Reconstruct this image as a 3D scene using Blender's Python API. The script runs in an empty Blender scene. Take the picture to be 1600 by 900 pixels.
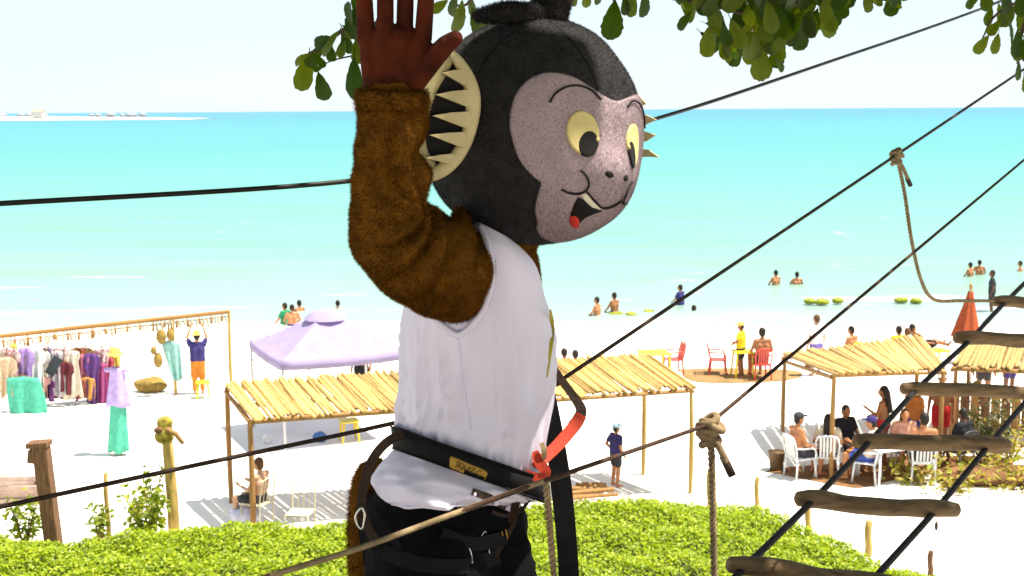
import bpy, math, random
import numpy as np
from mathutils import Vector, Matrix, noise
random.seed(7); rng = np.random.default_rng(7)
R = math.radians
scene = bpy.context.scene
col = scene.collection

# ---------------------------------------------------------------- camera
F_PX = 2000.0                      # focal length in pixels of the 1600 px wide picture
CAM_H = 7.3                        # metres above the sand
PITCH = math.atan((450 - 172) / F_PX)
ROLL = R(0.35)
cam = bpy.data.cameras.new('camera'); cam_ob = bpy.data.objects.new('camera', cam); col.objects.link(cam_ob)
cam.sensor_width = 36; cam.lens = F_PX / 1600 * 36; cam.clip_start = 0.05; cam.clip_end = 60000
FWD = Vector((0, math.cos(PITCH), -math.sin(PITCH)))
UP0 = Vector((0, math.sin(PITCH), math.cos(PITCH)))
RT = Vector((1, 0, 0)) * math.cos(ROLL) - UP0 * math.sin(ROLL)
UPV = UP0 * math.cos(ROLL) + Vector((1, 0, 0)) * math.sin(ROLL)
CAM = Vector((0, 0, CAM_H))
m = Matrix((RT, UPV, -FWD)).transposed().to_4x4(); m.translation = CAM
cam_ob.matrix_world = m
scene.camera = cam_ob
cam.dof.use_dof = True; cam.dof.focus_distance = 3.2; cam.dof.aperture_fstop = 13

# ---------------------------------------------------------------- world, sun, exposure
SUN = Vector((0.36, -0.03, 0.93)).normalized()       # towards the sun: high, behind the figure, to the right
w = bpy.data.worlds.new('World'); scene.world = w; w.use_nodes = True
nt = w.node_tree; bg = nt.nodes['Background']
sky = nt.nodes.new('ShaderNodeTexSky'); sky.sky_type = 'NISHITA'; sky.sun_disc = False
sky.sun_elevation = math.asin(SUN.z); sky.sun_rotation = math.atan2(SUN.x, SUN.y)
sky.air_density = 1.0; sky.dust_density = 0.3; sky.ozone_density = 1.2
# thin high cloud veil over the blue
tcw = nt.nodes.new('ShaderNodeTexCoord'); mpw = nt.nodes.new('ShaderNodeMapping'); mpw.inputs['Scale'].default_value = (1.2, 1.2, 5); nt.links.new(tcw.outputs['Generated'], mpw.inputs[0])
nzw = nt.nodes.new('ShaderNodeTexNoise'); nzw.inputs['Scale'].default_value = 2.2; nzw.inputs['Detail'].default_value = 7; nzw.inputs['Roughness'].default_value = .55; nt.links.new(mpw.outputs[0], nzw.inputs[0])
rgw = nt.nodes.new('ShaderNodeMapRange'); rgw.inputs[1].default_value = .3; rgw.inputs[2].default_value = .7; rgw.inputs[3].default_value = .62; rgw.inputs[4].default_value = .92; nt.links.new(nzw.outputs[0], rgw.inputs[0])
mxw = nt.nodes.new('ShaderNodeMix'); mxw.data_type = 'RGBA'; nt.links.new(rgw.outputs[0], mxw.inputs[0]); nt.links.new(sky.outputs[0], mxw.inputs[6]); mxw.inputs[7].default_value = (5.0, 5.7, 6.4, 1)
nt.links.new(mxw.outputs[2], bg.inputs[0]); bg.inputs[1].default_value = 0.08
sl = bpy.data.lights.new('sun', 'SUN'); sl.energy = 4.6; sl.angle = R(0.53); sl.color = (1, 0.925, 0.80)
so = bpy.data.objects.new('sun', sl); col.objects.link(so)
so.rotation_euler = SUN.to_track_quat('Z', 'Y').to_euler(); so.location = (5, 5, 20)
vs = scene.view_settings; vs.view_transform = 'Standard'; vs.look = 'None'; vs.gamma = 1.0; vs.use_curve_mapping = False
vs.exposure = 1.15
scene.cycles.use_denoising = True
scene.cycles.max_bounces = 8; scene.cycles.transparent_max_bounces = 8
scene.cycles.sample_clamp_indirect = 8

# ---------------------------------------------------------------- pixel helpers (a pixel is a direction; depth comes from what it touches)
def ray(px, py):
    return FWD + RT * ((px - 800) / F_PX) + UPV * ((450 - py) / F_PX)
def at(px, py, Y):
    d = ray(px, py); return CAM + d * (Y / d.y)
def ground(px, py, z=0.0):
    d = ray(px, py); return CAM + d * ((z - CAM_H) / d.z)
def mpp(D): return D / F_PX          # metres per pixel at depth D

# ---------------------------------------------------------------- materials
MATS = {}
def mat(name, c, rough=.7, var=.15, scale=12, bump=.15, bscale=60, spec=.3, metal=0, sheen=0, trans=0, c2=None, stretch=None, bdist=.01, rand=0):
    if name in MATS: return MATS[name]
    M = bpy.data.materials.new(name); M.use_nodes = True; t = M.node_tree; N = t.nodes; L = t.links
    p = N['Principled BSDF']
    tc = N.new('ShaderNodeTexCoord'); mp = N.new('ShaderNodeMapping'); L.new(tc.outputs['Object'], mp.inputs[0])
    if stretch: mp.inputs['Scale'].default_value = stretch
    n1 = N.new('ShaderNodeTexNoise'); n1.inputs['Scale'].default_value = scale; n1.inputs['Detail'].default_value = 5; L.new(mp.outputs[0], n1.inputs[0])
    rp = N.new('ShaderNodeMapRange'); rp.inputs[1].default_value = .3; rp.inputs[2].default_value = .7; L.new(n1.outputs[0], rp.inputs[0])
    mx = N.new('ShaderNodeMix'); mx.data_type = 'RGBA'; L.new(rp.outputs[0], mx.inputs[0])
    c2 = c2 or tuple(x * (1 - 2.2 * var) for x in c)
    mx.inputs[6].default_value = (*c2, 1); mx.inputs[7].default_value = (*[min(1, x * (1 + var)) for x in c], 1)
    outc = mx.outputs[2]
    if rand:
        oi = N.new('ShaderNodeObjectInfo'); rm = N.new('ShaderNodeMapRange'); rm.inputs[3].default_value = 1 - rand; rm.inputs[4].default_value = 1 + rand * .6; L.new(oi.outputs['Random'], rm.inputs[0])
        vm = N.new('ShaderNodeVectorMath'); vm.operation = 'SCALE'; L.new(mx.outputs[2], vm.inputs[0]); L.new(rm.outputs[0], vm.inputs['Scale']); outc = vm.outputs[0]
    L.new(outc, p.inputs['Base Color'])
    p.inputs['Roughness'].default_value = rough; p.inputs['Specular IOR Level'].default_value = spec; p.inputs['Metallic'].default_value = metal
    if sheen: p.inputs['Sheen Weight'].default_value = sheen; p.inputs['Sheen Roughness'].default_value = .5
    if bump:
        n2 = N.new('ShaderNodeTexNoise'); n2.inputs['Scale'].default_value = bscale; n2.inputs['Detail'].default_value = 6; L.new(mp.outputs[0], n2.inputs[0])
        b = N.new('ShaderNodeBump'); b.inputs['Strength'].default_value = bump; b.inputs['Distance'].default_value = bdist
        L.new(n2.outputs[0], b.inputs['Height']); L.new(b.outputs[0], p.inputs['Normal'])
    if trans:
        tr = N.new('ShaderNodeBsdfTranslucent'); L.new(mx.outputs[2], tr.inputs[0]); ms = N.new('ShaderNodeMixShader'); ms.inputs[0].default_value = trans
        L.new(p.outputs[0], ms.inputs[1]); L.new(tr.outputs[0], ms.inputs[2]); L.new(ms.outputs[0], N['Material Output'].inputs[0])
    MATS[name] = M
    return M
def leaf_mat(name, c1, c2, c3, trans=.45, rough=.45):
    M = bpy.data.materials.new(name); M.use_nodes = True; t = M.node_tree; N = t.nodes; L = t.links
    p = N['Principled BSDF']; at_ = N.new('ShaderNodeAttribute'); at_.attribute_name = 'tint'
    oi = N.new('ShaderNodeObjectInfo'); ad = N.new('ShaderNodeMath'); ad.operation = 'ADD'
    L.new(at_.outputs['Fac'], ad.inputs[0]); L.new(oi.outputs['Random'], ad.inputs[1])
    fr = N.new('ShaderNodeMath'); fr.operation = 'FRACT'; L.new(ad.outputs[0], fr.inputs[0])
    cr = N.new('ShaderNodeValToRGB'); e = cr.color_ramp.elements
    e[0].color = (*c1, 1); e[1].color = (*c3, 1); e.new(.5).color = (*c2, 1); L.new(fr.outputs[0], cr.inputs[0])
    L.new(cr.outputs[0], p.inputs['Base Color']); p.inputs['Roughness'].default_value = rough; p.inputs['Specular IOR Level'].default_value = .35
    hs = N.new('ShaderNodeHueSaturation'); hs.inputs['Value'].default_value = 1.5; hs.inputs['Saturation'].default_value = 1.1; L.new(cr.outputs[0], hs.inputs['Color'])
    tr = N.new('ShaderNodeBsdfTranslucent'); L.new(hs.outputs[0], tr.inputs[0]); ms = N.new('ShaderNodeMixShader'); ms.inputs[0].default_value = trans
    L.new(p.outputs[0], ms.inputs[1]); L.new(tr.outputs[0], ms.inputs[2]); L.new(ms.outputs[0], N['Material Output'].inputs[0])
    MATS[name] = M; return M

# ---------------------------------------------------------------- mesh helpers
def mesh_obj(name, v, f, mt, parent=None, smooth=True):
    me = bpy.data.meshes.new(name); me.from_pydata([tuple(x) for x in v], [], [tuple(x) for x in f]); me.update()
    if smooth: me.polygons.foreach_set('use_smooth', [True] * len(me.polygons))
    if mt is not None: me.materials.append(mt)
    o = bpy.data.objects.new(name, me); col.objects.link(o)
    if parent is not None: o.parent = parent
    return o
def tag(o, label=None, cat=None, group=None, kind=None):
    if label: o['label'] = label
    if cat: o['category'] = cat
    if group: o['group'] = group
    if kind: o['kind'] = kind
    return o
def thing(name, loc, label, cat, group=None, rz=0):
    o = bpy.data.objects.new(name, None); col.objects.link(o); o.location = loc; o.rotation_euler = (0, 0, rz); o.empty_display_size = .2
    return tag(o, label, cat, group)
def copy_tree(o, parent=None):
    c = o.copy(); col.objects.link(c); c.parent = parent
    for ch in o.children: copy_tree(ch, c)
    return c
class MB:
    def __init__(s): s.v = []; s.f = []
    def add(s, v, f):
        n = len(s.v); s.v += [Vector(x) for x in v]; s.f += [[i + n for i in q] for q in f]; return s
    def box(s, c, d, rot=None):
        c = Vector(c); hx, hy, hz = d[0] / 2, d[1] / 2, d[2] / 2
        P = [Vector((x, y, z)) for z in (-hz, hz) for y in (-hy, hy) for x in (-hx, hx)]
        if rot is not None: P = [rot @ p for p in P]
        return s.add([c + p for p in P], [(0, 2, 3, 1), (4, 5, 7, 6), (0, 1, 5, 4), (2, 6, 7, 3), (0, 4, 6, 2), (1, 3, 7, 5)])
    def tube(s, pts, r, seg=8, cap=True, squash=1.0):
        pts = [Vector(p) for p in pts]; n = len(pts)
        if not hasattr(r, '__len__'): r = [r] * n
        T = [(pts[min(i + 1, n - 1)] - pts[max(i - 1, 0)]).normalized() for i in range(n)]
        a = Vector((0, 0, 1)) if abs(T[0].z) < .9 else Vector((1, 0, 0))
        u = T[0].cross(a).normalized(); V = []; Fc = []
        for i in range(n):
            u = (u - T[i] * u.dot(T[i])).normalized(); w_ = T[i].cross(u)
            for k in range(seg):
                an = 2 * math.pi * k / seg; V.append(pts[i] + (u * math.cos(an) + w_ * math.sin(an) * squash) * r[i])
        for i in range(n - 1):
            for k in range(seg):
                k2 = (k + 1) % seg; Fc.append((i * seg + k, i * seg + k2, (i + 1) * seg + k2, (i + 1) * seg + k))
        if cap: Fc.append(tuple(range(seg - 1, -1, -1))); Fc.append(tuple((n - 1) * seg + k for k in range(seg)))
        return s.add(V, Fc)
    def capsule(s, p1, p2, r1, r2, seg=12):
        p1 = Vector(p1); p2 = Vector(p2); d = p2 - p1; L = d.length
        if L < 1e-6: return s.ell(p1, (r1, r1, r1))
        t = d / L; pts = []; rr = []
        for a in (-88, -60, -30, 0): pts.append(p1 + t * math.sin(R(a)) * r1); rr.append(max(r1 * math.cos(R(a)), r1 * .03))
        for a in (0, 30, 60, 88): pts.append(p2 + t * math.sin(R(a)) * r2); rr.append(max(r2 * math.cos(R(a)), r2 * .03))
        return s.tube(pts, rr, seg)
    def ell(s, c, rad, rot=None, nu=16, nv=10):
        c = Vector(c); V = []; Fc = []
        V.append(Vector((0, 0, rad[2])))
        for j in range(1, nv):
            th = math.pi * j / nv
            for i in range(nu):
                ph = 2 * math.pi * i / nu; V.append(Vector((rad[0] * math.sin(th) * math.cos(ph), rad[1] * math.sin(th) * math.sin(ph), rad[2] * math.cos(th))))
        V.append(Vector((0, 0, -rad[2]))); e = len(V) - 1
        for i in range(nu): Fc.append((0, 1 + i, 1 + (i + 1) % nu)); Fc.append((e, e - nu + (i + 1) % nu, e - nu + i))
        for j in range(nv - 2):
            for i in range(nu):
                a = 1 + j * nu + i; b = 1 + j * nu + (i + 1) % nu; Fc.append((a, a + nu, b + nu, b))
        if rot is not None: V = [rot @ p for p in V]
        return s.add([c + p for p in V], Fc)
    def ribbon(s, pts, wv, th):       # flat band: centre points, half-width vectors, thickness
        n = len(pts); V = []; Fc = []
        for i in range(n):
            p = Vector(pts[i]); wd = Vector(wv[i]); t = (Vector(pts[min(i + 1, n - 1)]) - Vector(pts[max(i - 1, 0)])).normalized(); nn = t.cross(wd).normalized() * th / 2
            V += [p - wd - nn, p + wd - nn, p + wd + nn, p - wd + nn]
        for i in range(n - 1):
            for k in range(4):
                k2 = (k + 1) % 4; Fc.append((i * 4 + k, i * 4 + k2, i * 4 + 4 + k2, i * 4 + 4 + k))
        Fc += [(3, 2, 1, 0), tuple((n - 1) * 4 + k for k in range(4))]
        return s.add(V, Fc)
    def build(s, name, mt, parent=None, smooth=True, world=False, remesh=0, sm=0, bevel=0, subsurf=0):
        V = s.v
        if world and parent is not None: V = [p - parent.location for p in V]
        o = mesh_obj(name, V, s.f, mt, parent, smooth)
        if remesh:
            r = o.modifiers.new('r', 'REMESH'); r.mode = 'VOXEL'; r.voxel_size = remesh; r.use_smooth_shade = True
        if sm:
            q = o.modifiers.new('s', 'SMOOTH'); q.factor = .5; q.iterations = sm
        if bevel:
            b = o.modifiers.new('b', 'BEVEL'); b.width = bevel; b.segments = 2; b.limit_method = 'ANGLE'
        if subsurf:
            b = o.modifiers.new('ss', 'SUBSURF'); b.levels = subsurf; b.render_levels = subsurf
        return o
def smooth_path(pts, n=8):            # Catmull-Rom through points
    P = [Vector(p) for p in pts]; P = [P[0] * 2 - P[1]] + P + [P[-1] * 2 - P[-2]]; out = []
    for i in range(1, len(P) - 2):
        for k in range(n):
            t = k / n; a, b, c, d = P[i - 1], P[i], P[i + 1], P[i + 2]
            out.append(.5 * ((2 * b) + (c - a) * t + (2 * a - 5 * b + 4 * c - d) * t * t + (3 * b - a - 3 * c + d) * t ** 3))
    out.append(P[-2]); return out
def apply_mods(o):
    dg = bpy.context.evaluated_depsgraph_get(); me = bpy.data.meshes.new_from_object(o.evaluated_get(dg)); o.modifiers.clear(); o.data = me; return me
def fur(name, src, parent, mt, n, length, width, sweep=(0, 0, -.5), jitter=.5, keep=None, kind='stuff', smooth_n=True):
    """short pile: n thin blades rooted on the faces of mesh object src (same local space)"""
    me = src.data; me.calc_loop_triangles(); nv = len(me.vertices)
    co = np.zeros(nv * 3); me.vertices.foreach_get('co', co); co = co.reshape(-1, 3)
    no = np.zeros(nv * 3); me.vertices.foreach_get('normal', no); no = no.reshape(-1, 3)
    tri = np.zeros(len(me.loop_triangles) * 3, dtype=np.int64); me.loop_triangles.foreach_get('vertices', tri); tri = tri.reshape(-1, 3)
    if keep is not None:
        k = keep(co[tri].mean(1)); tri = tri[k]
    a, b, c = co[tri[:, 0]], co[tri[:, 1]], co[tri[:, 2]]
    ar = np.linalg.norm(np.cross(b - a, c - a), axis=1); pr = ar / ar.sum()
    idx = rng.choice(len(tri), n, p=pr); r1 = np.sqrt(rng.random(n))[:, None]; r2 = rng.random(n)[:, None]
    w0, w1, w2 = 1 - r1, r1 * (1 - r2), r1 * r2
    P = a[idx] * w0 + b[idx] * w1 + c[idx] * w2
    Nn = no[tri[idx, 0]] * w0 + no[tri[idx, 1]] * w1 + no[tri[idx, 2]] * w2; Nn /= np.linalg.norm(Nn, axis=1)[:, None] + 1e-9
    D = Nn + np.array(sweep) * rng.uniform(.4, 1.2, (n, 1)) + rng.normal(0, jitter, (n, 3)); D /= np.linalg.norm(D, axis=1)[:, None]
    side = np.cross(D, rng.normal(0, 1, (n, 3))); side /= np.linalg.norm(side, axis=1)[:, None]
    ln = length * rng.uniform(.5, 1.25, (n, 1)); wd = width * rng.uniform(.6, 1.2, (n, 1))
    V = np.empty((n, 3, 3)); base = P - Nn * length * .1
    V[:, 0] = base - side * wd; V[:, 1] = base + side * wd; V[:, 2] = base + D * ln
    m2 = bpy.data.meshes.new(name); m2.vertices.add(n * 3); m2.vertices.foreach_set('co', V.reshape(-1))
    m2.loops.add(n * 3); m2.loops.foreach_set('vertex_index', np.arange(n * 3)); m2.polygons.add(n)
    m2.polygons.foreach_set('loop_start', np.arange(n) * 3); m2.polygons.foreach_set('loop_total', np.full(n, 3)); m2.polygons.foreach_set('use_smooth', np.ones(n, dtype=bool))
    at_ = m2.attributes.new('tint', 'FLOAT', 'POINT'); at_.data.foreach_set('value', np.repeat(rng.random(n), 3))
    m2.update(); m2.materials.append(mt)
    if smooth_n:
        NN = np.repeat(Nn, 3, axis=0); m2.normals_split_custom_set_from_vertices([tuple(x) for x in NN])
    o = bpy.data.objects.new(name, m2); col.objects.link(o); o.parent = parent; o['kind'] = kind
    return o
def leaf_cloud(name, P, Nn, mt, size, parent=None, aspect=.55, droop=.25):
    """many leaf-shaped faces (6 triangles' worth of outline, folded on the midrib); P points, Nn normals"""
    n = len(P); Nn = Nn / (np.linalg.norm(Nn, axis=1)[:, None] + 1e-9)
    t = np.cross(Nn, rng.normal(0, 1, (n, 3))); t /= np.linalg.norm(t, axis=1)[:, None]; s = np.cross(Nn, t)
    ln = size * rng.uniform(.5, 1.5, (n, 1)); wd = ln * aspect * rng.uniform(.8, 1.15, (n, 1))
    V = np.empty((n, 6, 3))
    V[:, 0] = P; V[:, 1] = P + t * ln * .35 + s * wd * .38 + Nn * wd * .12; V[:, 2] = P + t * ln * .72 + s * wd * .5 + Nn * wd * .1
    V[:, 3] = P + t * ln - Nn * ln * droop; V[:, 4] = P + t * ln * .72 - s * wd * .5 + Nn * wd * .1; V[:, 5] = P + t * ln * .35 - s * wd * .38 + Nn * wd * .12
    base = (np.arange(n) * 6)[:, None]
    q1 = base + np.array([0, 1, 2, 3]); q2 = base + np.array([0, 3, 4, 5]); Q = np.stack([q1, q2], 1).reshape(-1)
    m2 = bpy.data.meshes.new(name); m2.vertices.add(n * 6); m2.vertices.foreach_set('co', V.reshape(-1))
    m2.loops.add(n * 8); m2.loops.foreach_set('vertex_index', Q); m2.polygons.add(n * 2)
    m2.polygons.foreach_set('loop_start', np.arange(n * 2) * 4); m2.polygons.foreach_set('loop_total', np.full(n * 2, 4))
    a_ = m2.attributes.new('tint', 'FLOAT', 'POINT'); a_.data.foreach_set('value', np.repeat(rng.random(n), 6))
    m2.update(); m2.materials.append(mt)
    o = bpy.data.objects.new(name, m2); col.objects.link(o)
    if parent is not None: o.parent = parent
    return o

M_sand = mat('sand', (.80, .76, .68), .95, .08, .6, .5, 3, spec=.1, bdist=.05)
M_sand_shade = mat('painted_sand_shade', (.30, .19, .08), .9, .12, 1.5, .4, 6, spec=.1, bdist=.03)
M_bamboo = mat('bamboo', (.68, .46, .15), .6, .15, 3, .25, 30, stretch=(1, 6, 1), c2=(.42, .25, .08), rand=.45)
M_post = mat('post_wood', (.40, .22, .08), .75, .2, 4, .3, 30, stretch=(6, 6, .8), c2=(.20, .10, .03))
M_post_y = mat('pale_post_wood', (.50, .34, .10), .75, .2, 4, .3, 30, stretch=(6, 6, .8))
M_brownpost = mat('weathered_wood', (.20, .10, .05), .8, .25, 5, .4, 30, stretch=(5, 5, .7))
M_rung = mat('rung_wood', (.20, .125, .06), .8, .28, 7, .6, 40, stretch=(.8, 5, 5), bdist=.006)
M_rope = mat('rope_tan', (.29, .21, .12), .9, .2, 30, .6, 220, spec=.1, bdist=.003)
M_ropedark = mat('rope_dark', (.055, .035, .028), .85, .2, 30, .6, 220, spec=.15, bdist=.003)
M_cable = mat('cable_black', (.018, .017, .016), .5, .2, 30, .2, 150)
# ================================================================ setting: sand, sea, headland
def sand_z(X, Y):
    s = 0.0 if Y < 36 else -min((Y - 36) / 14.0, 3.0) * .45
    return s + .05 * noise.noise(Vector((X * .25, Y * .25, 0))) * (1 if Y < 60 else 0)
xs = [-900, -300, -120] + list(np.linspace(-60, 60, 121)) + [120, 300, 900]; ys = [-120, -40, -10] + list(np.linspace(0, 70, 81)) + [90, 140]
V = [(x, y, sand_z(x, y)) for y in ys for x in xs]; nx = len(xs)
Fc = [(j * nx + i, j * nx + i + 1, (j + 1) * nx + i + 1, (j + 1) * nx + i) for j in range(len(ys) - 1) for i in range(nx - 1)]
tag(mesh_obj('sand_ground', V, Fc, M_sand), 'pale sunlit beach sand running down to the water', kind='structure')

# sea with real swell near the shore
SEA_Z = -.27
def sea_mat():
    M = bpy.data.materials.new('sea'); M.use_nodes = True; t = M.node_tree; N = t.nodes; L = t.links; p = N['Principled BSDF']
    g = N.new('ShaderNodeNewGeometry'); sx = N.new('ShaderNodeSeparateXYZ'); L.new(g.outputs['Position'], sx.inputs[0])
    mp = N.new('ShaderNodeMapping'); mp.inputs['Scale'].default_value = (.02, .05, .05); L.new(g.outputs['Position'], mp.inputs[0])
    n0 = N.new('ShaderNodeTexNoise'); n0.inputs['Scale'].default_value = 1.0; n0.inputs['Detail'].default_value = 4; L.new(mp.outputs[0], n0.inputs[0])
    # depth of water grows with the logarithm of the distance from the shore
    lg = N.new('ShaderNodeMath'); lg.operation = 'LOGARITHM'; lg.inputs[1].default_value = 10; L.new(sx.outputs['Y'], lg.inputs[0])
    a = N.new('ShaderNodeMath'); a.operation = 'MULTIPLY_ADD'; a.inputs[1].default_value = .16; L.new(n0.outputs[0], a.inputs[0]); L.new(lg.outputs[0], a.inputs[2])
    mr = N.new('ShaderNodeMapRange'); mr.inputs[1].default_value = 1.70; mr.inputs[2].default_value = 3.3; L.new(a.outputs[0], mr.inputs[0])
    cr = N.new('ShaderNodeValToRGB'); e = cr.color_ramp.elements
    e[0].color = (.29, .35, .33, 1); e[1].color = (.014, .20, .28, 1)
    for pos, c in ((.07, (.20, .325, .285)), (.16, (.135, .315, .27)), (.32, (.075, .298, .267)), (.52, (.028, .268, .268)), (.75, (.018, .245, .285))): e.new(pos).color = (*c, 1)
    L.new(mr.outputs[0], cr.inputs[0])
    # sand bars and weed showing through as yellow green streaks
    mpw = N.new('ShaderNodeMapping'); mpw.inputs['Scale'].default_value = (.045, .22, .2); L.new(g.outputs['Position'], mpw.inputs[0])
    nw = N.new('ShaderNodeTexNoise'); nw.inputs['Scale'].default_value = 1.0; nw.inputs['Detail'].default_value = 6; nw.inputs['Roughness'].default_value = .6; L.new(mpw.outputs[0], nw.inputs[0])
    rw = N.new('ShaderNodeMapRange'); rw.inputs[1].default_value = .46; rw.inputs[2].default_value = .68; rw.inputs[4].default_value = .65; L.new(nw.outputs[0], rw.inputs[0])
    mw = N.new('ShaderNodeMix'); mw.data_type = 'RGBA'; mw.blend_type = 'MULTIPLY'; L.new(rw.outputs[0], mw.inputs[0]); L.new(cr.outputs[0], mw.inputs[6]); mw.inputs[7].default_value = (.92, .98, .68, 1)
    # foam: broken lines close to the shore
    mp2 = N.new('ShaderNodeMapping'); mp2.inputs['Scale'].default_value = (.10, .55, .5); L.new(g.outputs['Position'], mp2.inputs[0])
    n1 = N.new('ShaderNodeTexNoise'); n1.inputs['Scale'].default_value = 1.0; n1.inputs['Detail'].default_value = 7; n1.inputs['Roughness'].default_value = .62; L.new(mp2.outputs[0], n1.inputs[0])
    sh = N.new('ShaderNodeMapRange'); sh.inputs[1].default_value = 44; sh.inputs[2].default_value = 74; sh.inputs[3].default_value = .565; sh.inputs[4].default_value = .72; L.new(sx.outputs['Y'], sh.inputs[0])
    sb = N.new('ShaderNodeMath'); sb.operation = 'SUBTRACT'; L.new(n1.outputs[0], sb.inputs[0]); L.new(sh.outputs[0], sb.inputs[1])
    fm = N.new('ShaderNodeMapRange'); fm.inputs[1].default_value = 0; fm.inputs[2].default_value = .07; L.new(sb.outputs[0], fm.inputs[0])
    mx = N.new('ShaderNodeMix'); mx.data_type = 'RGBA'; L.new(fm.outputs[0], mx.inputs[0]); L.new(mw.outputs[2], mx.inputs[6]); mx.inputs[7].default_value = (.78, .8, .76, 1)
    # scattered small whitecaps farther out
    mp4 = N.new('ShaderNodeMapping'); mp4.inputs['Scale'].default_value = (.12, .028, .1); L.new(g.outputs['Position'], mp4.inputs[0])
    n4 = N.new('ShaderNodeTexNoise'); n4.inputs['Scale'].default_value = 3.0; n4.inputs['Detail'].default_value = 5; n4.inputs['Roughness'].default_value = .65; L.new(mp4.outputs[0], n4.inputs[0])
    w4 = N.new('ShaderNodeMapRange'); w4.inputs[1].default_value = .66; w4.inputs[2].default_value = .74; w4.inputs[4].default_value = .3; L.new(n4.outputs[0], w4.inputs[0])
    m4 = N.new('ShaderNodeMix'); m4.data_type = 'RGBA'; L.new(w4.outputs[0], m4.inputs[0]); L.new(mx.outputs[2], m4.inputs[6]); m4.inputs[7].default_value = (.7, .72, .7, 1)
    L.new(m4.outputs[2], p.inputs['Base Color']); p.inputs['Roughness'].default_value = .28; p.inputs['IOR'].default_value = 1.33; p.inputs['Specular IOR Level'].default_value = .22
    mp3 = N.new('ShaderNodeMapping'); mp3.inputs['Scale'].default_value = (.35, 1.0, 1); L.new(g.outputs['Position'], mp3.inputs[0])
    n2 = N.new('ShaderNodeTexNoise'); n2.inputs['Scale'].default_value = 1.1; n2.inputs['Detail'].default_value = 6; L.new(mp3.outputs[0], n2.inputs[0])
    b = N.new('ShaderNodeBump'); b.inputs['Strength'].default_value = .45; b.inputs['Distance'].default_value = .25; L.new(n2.outputs[0], b.inputs['Height']); L.new(b.outputs[0], p.inputs['Normal'])
    return M
xs = [-30000, -6000, -1500, -400] + list(np.linspace(-90, 90, 91)) + [400, 1500, 6000, 30000]
ys = list(np.linspace(41, 90, 99)) + [95, 105, 120, 150, 200, 300, 500, 900, 2000, 5000, 12000, 40000]; nx = len(xs)
def sea_z(x, y):
    if y > 88: return SEA_Z
    k = .10 * max(0, 1 - (y - 41) / 47)
    return SEA_Z + k * (math.sin(y * .95 + 1.6 * noise.noise(Vector((x * .05, y * .05, 3))) * 2) + .8 * noise.noise(Vector((x * .12, y * .4, 1))))
V = [(x, y, sea_z(x, y)) for y in ys for x in xs]
Fc = [(j * nx + i, j * nx + i + 1, (j + 1) * nx + i + 1, (j + 1) * nx + i) for j in range(len(ys) - 1) for i in range(nx - 1)]
tag(mesh_obj('sea', V, Fc, sea_mat()), 'calm turquoise sea paling to foam at the beach', kind='structure')

# distant sandy headland beyond the water
M_hsand = mat('headland_sand', (.55, .5, .42), .95, .1, .02, 0)
M_htree = mat('headland_trees', (.36, .40, .46), .9, .2, .02, 0)  # haze of distance is put into this pale bluish colour
hb = MB(); DH = 1330
for i in range(41):
    X = -720 + i * 9.6; h = 4.2 * (1 - (i / 40) ** 3) + .6 * noise.noise(Vector((i * .7, 0, 0))); dep = DH + 10 * math.sin(i)
    hb.v += [Vector((X, dep, SEA_Z - .5)), Vector((X, dep + 40, h)), Vector((X, dep + 130, h * .9)), Vector((X, dep + 160, SEA_Z - 1))]
for i in range(40):
    for k in range(3): hb.f.append([i * 4 + k, i * 4 + 4 + k, i * 4 + 5 + k, i * 4 + 1 + k])
hl = tag(hb.build('headland', M_hsand), 'low white sandy headland on the horizon', kind='structure')
tb = MB()
for i in range(90):
    X = random.uniform(-700, -400)
    if -600 < X < -450 and random.random() < .8: continue
    rr = random.uniform(1.0, 2.4); tb.ell((X, DH + 70 + random.uniform(0, 40), 4 + rr * .3), (rr * 2.2, rr * 1.5, rr), nu=8, nv=6)
tag(tb.build('headland_trees', M_htree, hl), kind='stuff')
hp = at(30, 186, 1300); hp.z = 0
t = thing('beach_house', (hp.x, 1352, 3.2), 'tiny white house on the distant headland', 'house')
b = MB(); b.box((0, 0, 2.5), (11, 8, 5)); b.build('wall', mat('house_white', (.75, .73, .7), .8, .05, 1, 0), t, False)
b = MB(); b.add([(-6, -4.6, 5), (6, -4.6, 5), (6, 4.6, 5), (-6, 4.6, 5), (-6, 0, 8), (6, 0, 8)], [(0, 1, 5, 4), (2, 3, 4, 5), (0, 4, 3), (1, 2, 5), (3, 2, 1, 0)]); b.build('roof', mat('house_roof', (.45, .33, .25), .8, .1, 1, 0), t, False)

# brown patch that paints the shade under the red chairs
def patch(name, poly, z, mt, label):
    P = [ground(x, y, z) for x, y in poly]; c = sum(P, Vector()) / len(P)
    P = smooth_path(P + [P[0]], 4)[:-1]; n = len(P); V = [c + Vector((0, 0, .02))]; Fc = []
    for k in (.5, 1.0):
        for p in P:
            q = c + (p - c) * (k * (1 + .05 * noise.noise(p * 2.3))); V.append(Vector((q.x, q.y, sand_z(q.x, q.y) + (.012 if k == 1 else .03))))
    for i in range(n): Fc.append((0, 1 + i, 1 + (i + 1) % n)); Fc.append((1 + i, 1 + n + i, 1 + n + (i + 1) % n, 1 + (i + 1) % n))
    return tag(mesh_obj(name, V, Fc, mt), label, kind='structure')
patch('painted_sand_shade', [(1062, 578), (1120, 576), (1180, 577), (1245, 580), (1252, 590), (1215, 597), (1150, 599), (1095, 598), (1070, 590)], 0, M_sand_shade, 'brown shade painted on the sand under the red chairs')

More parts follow.
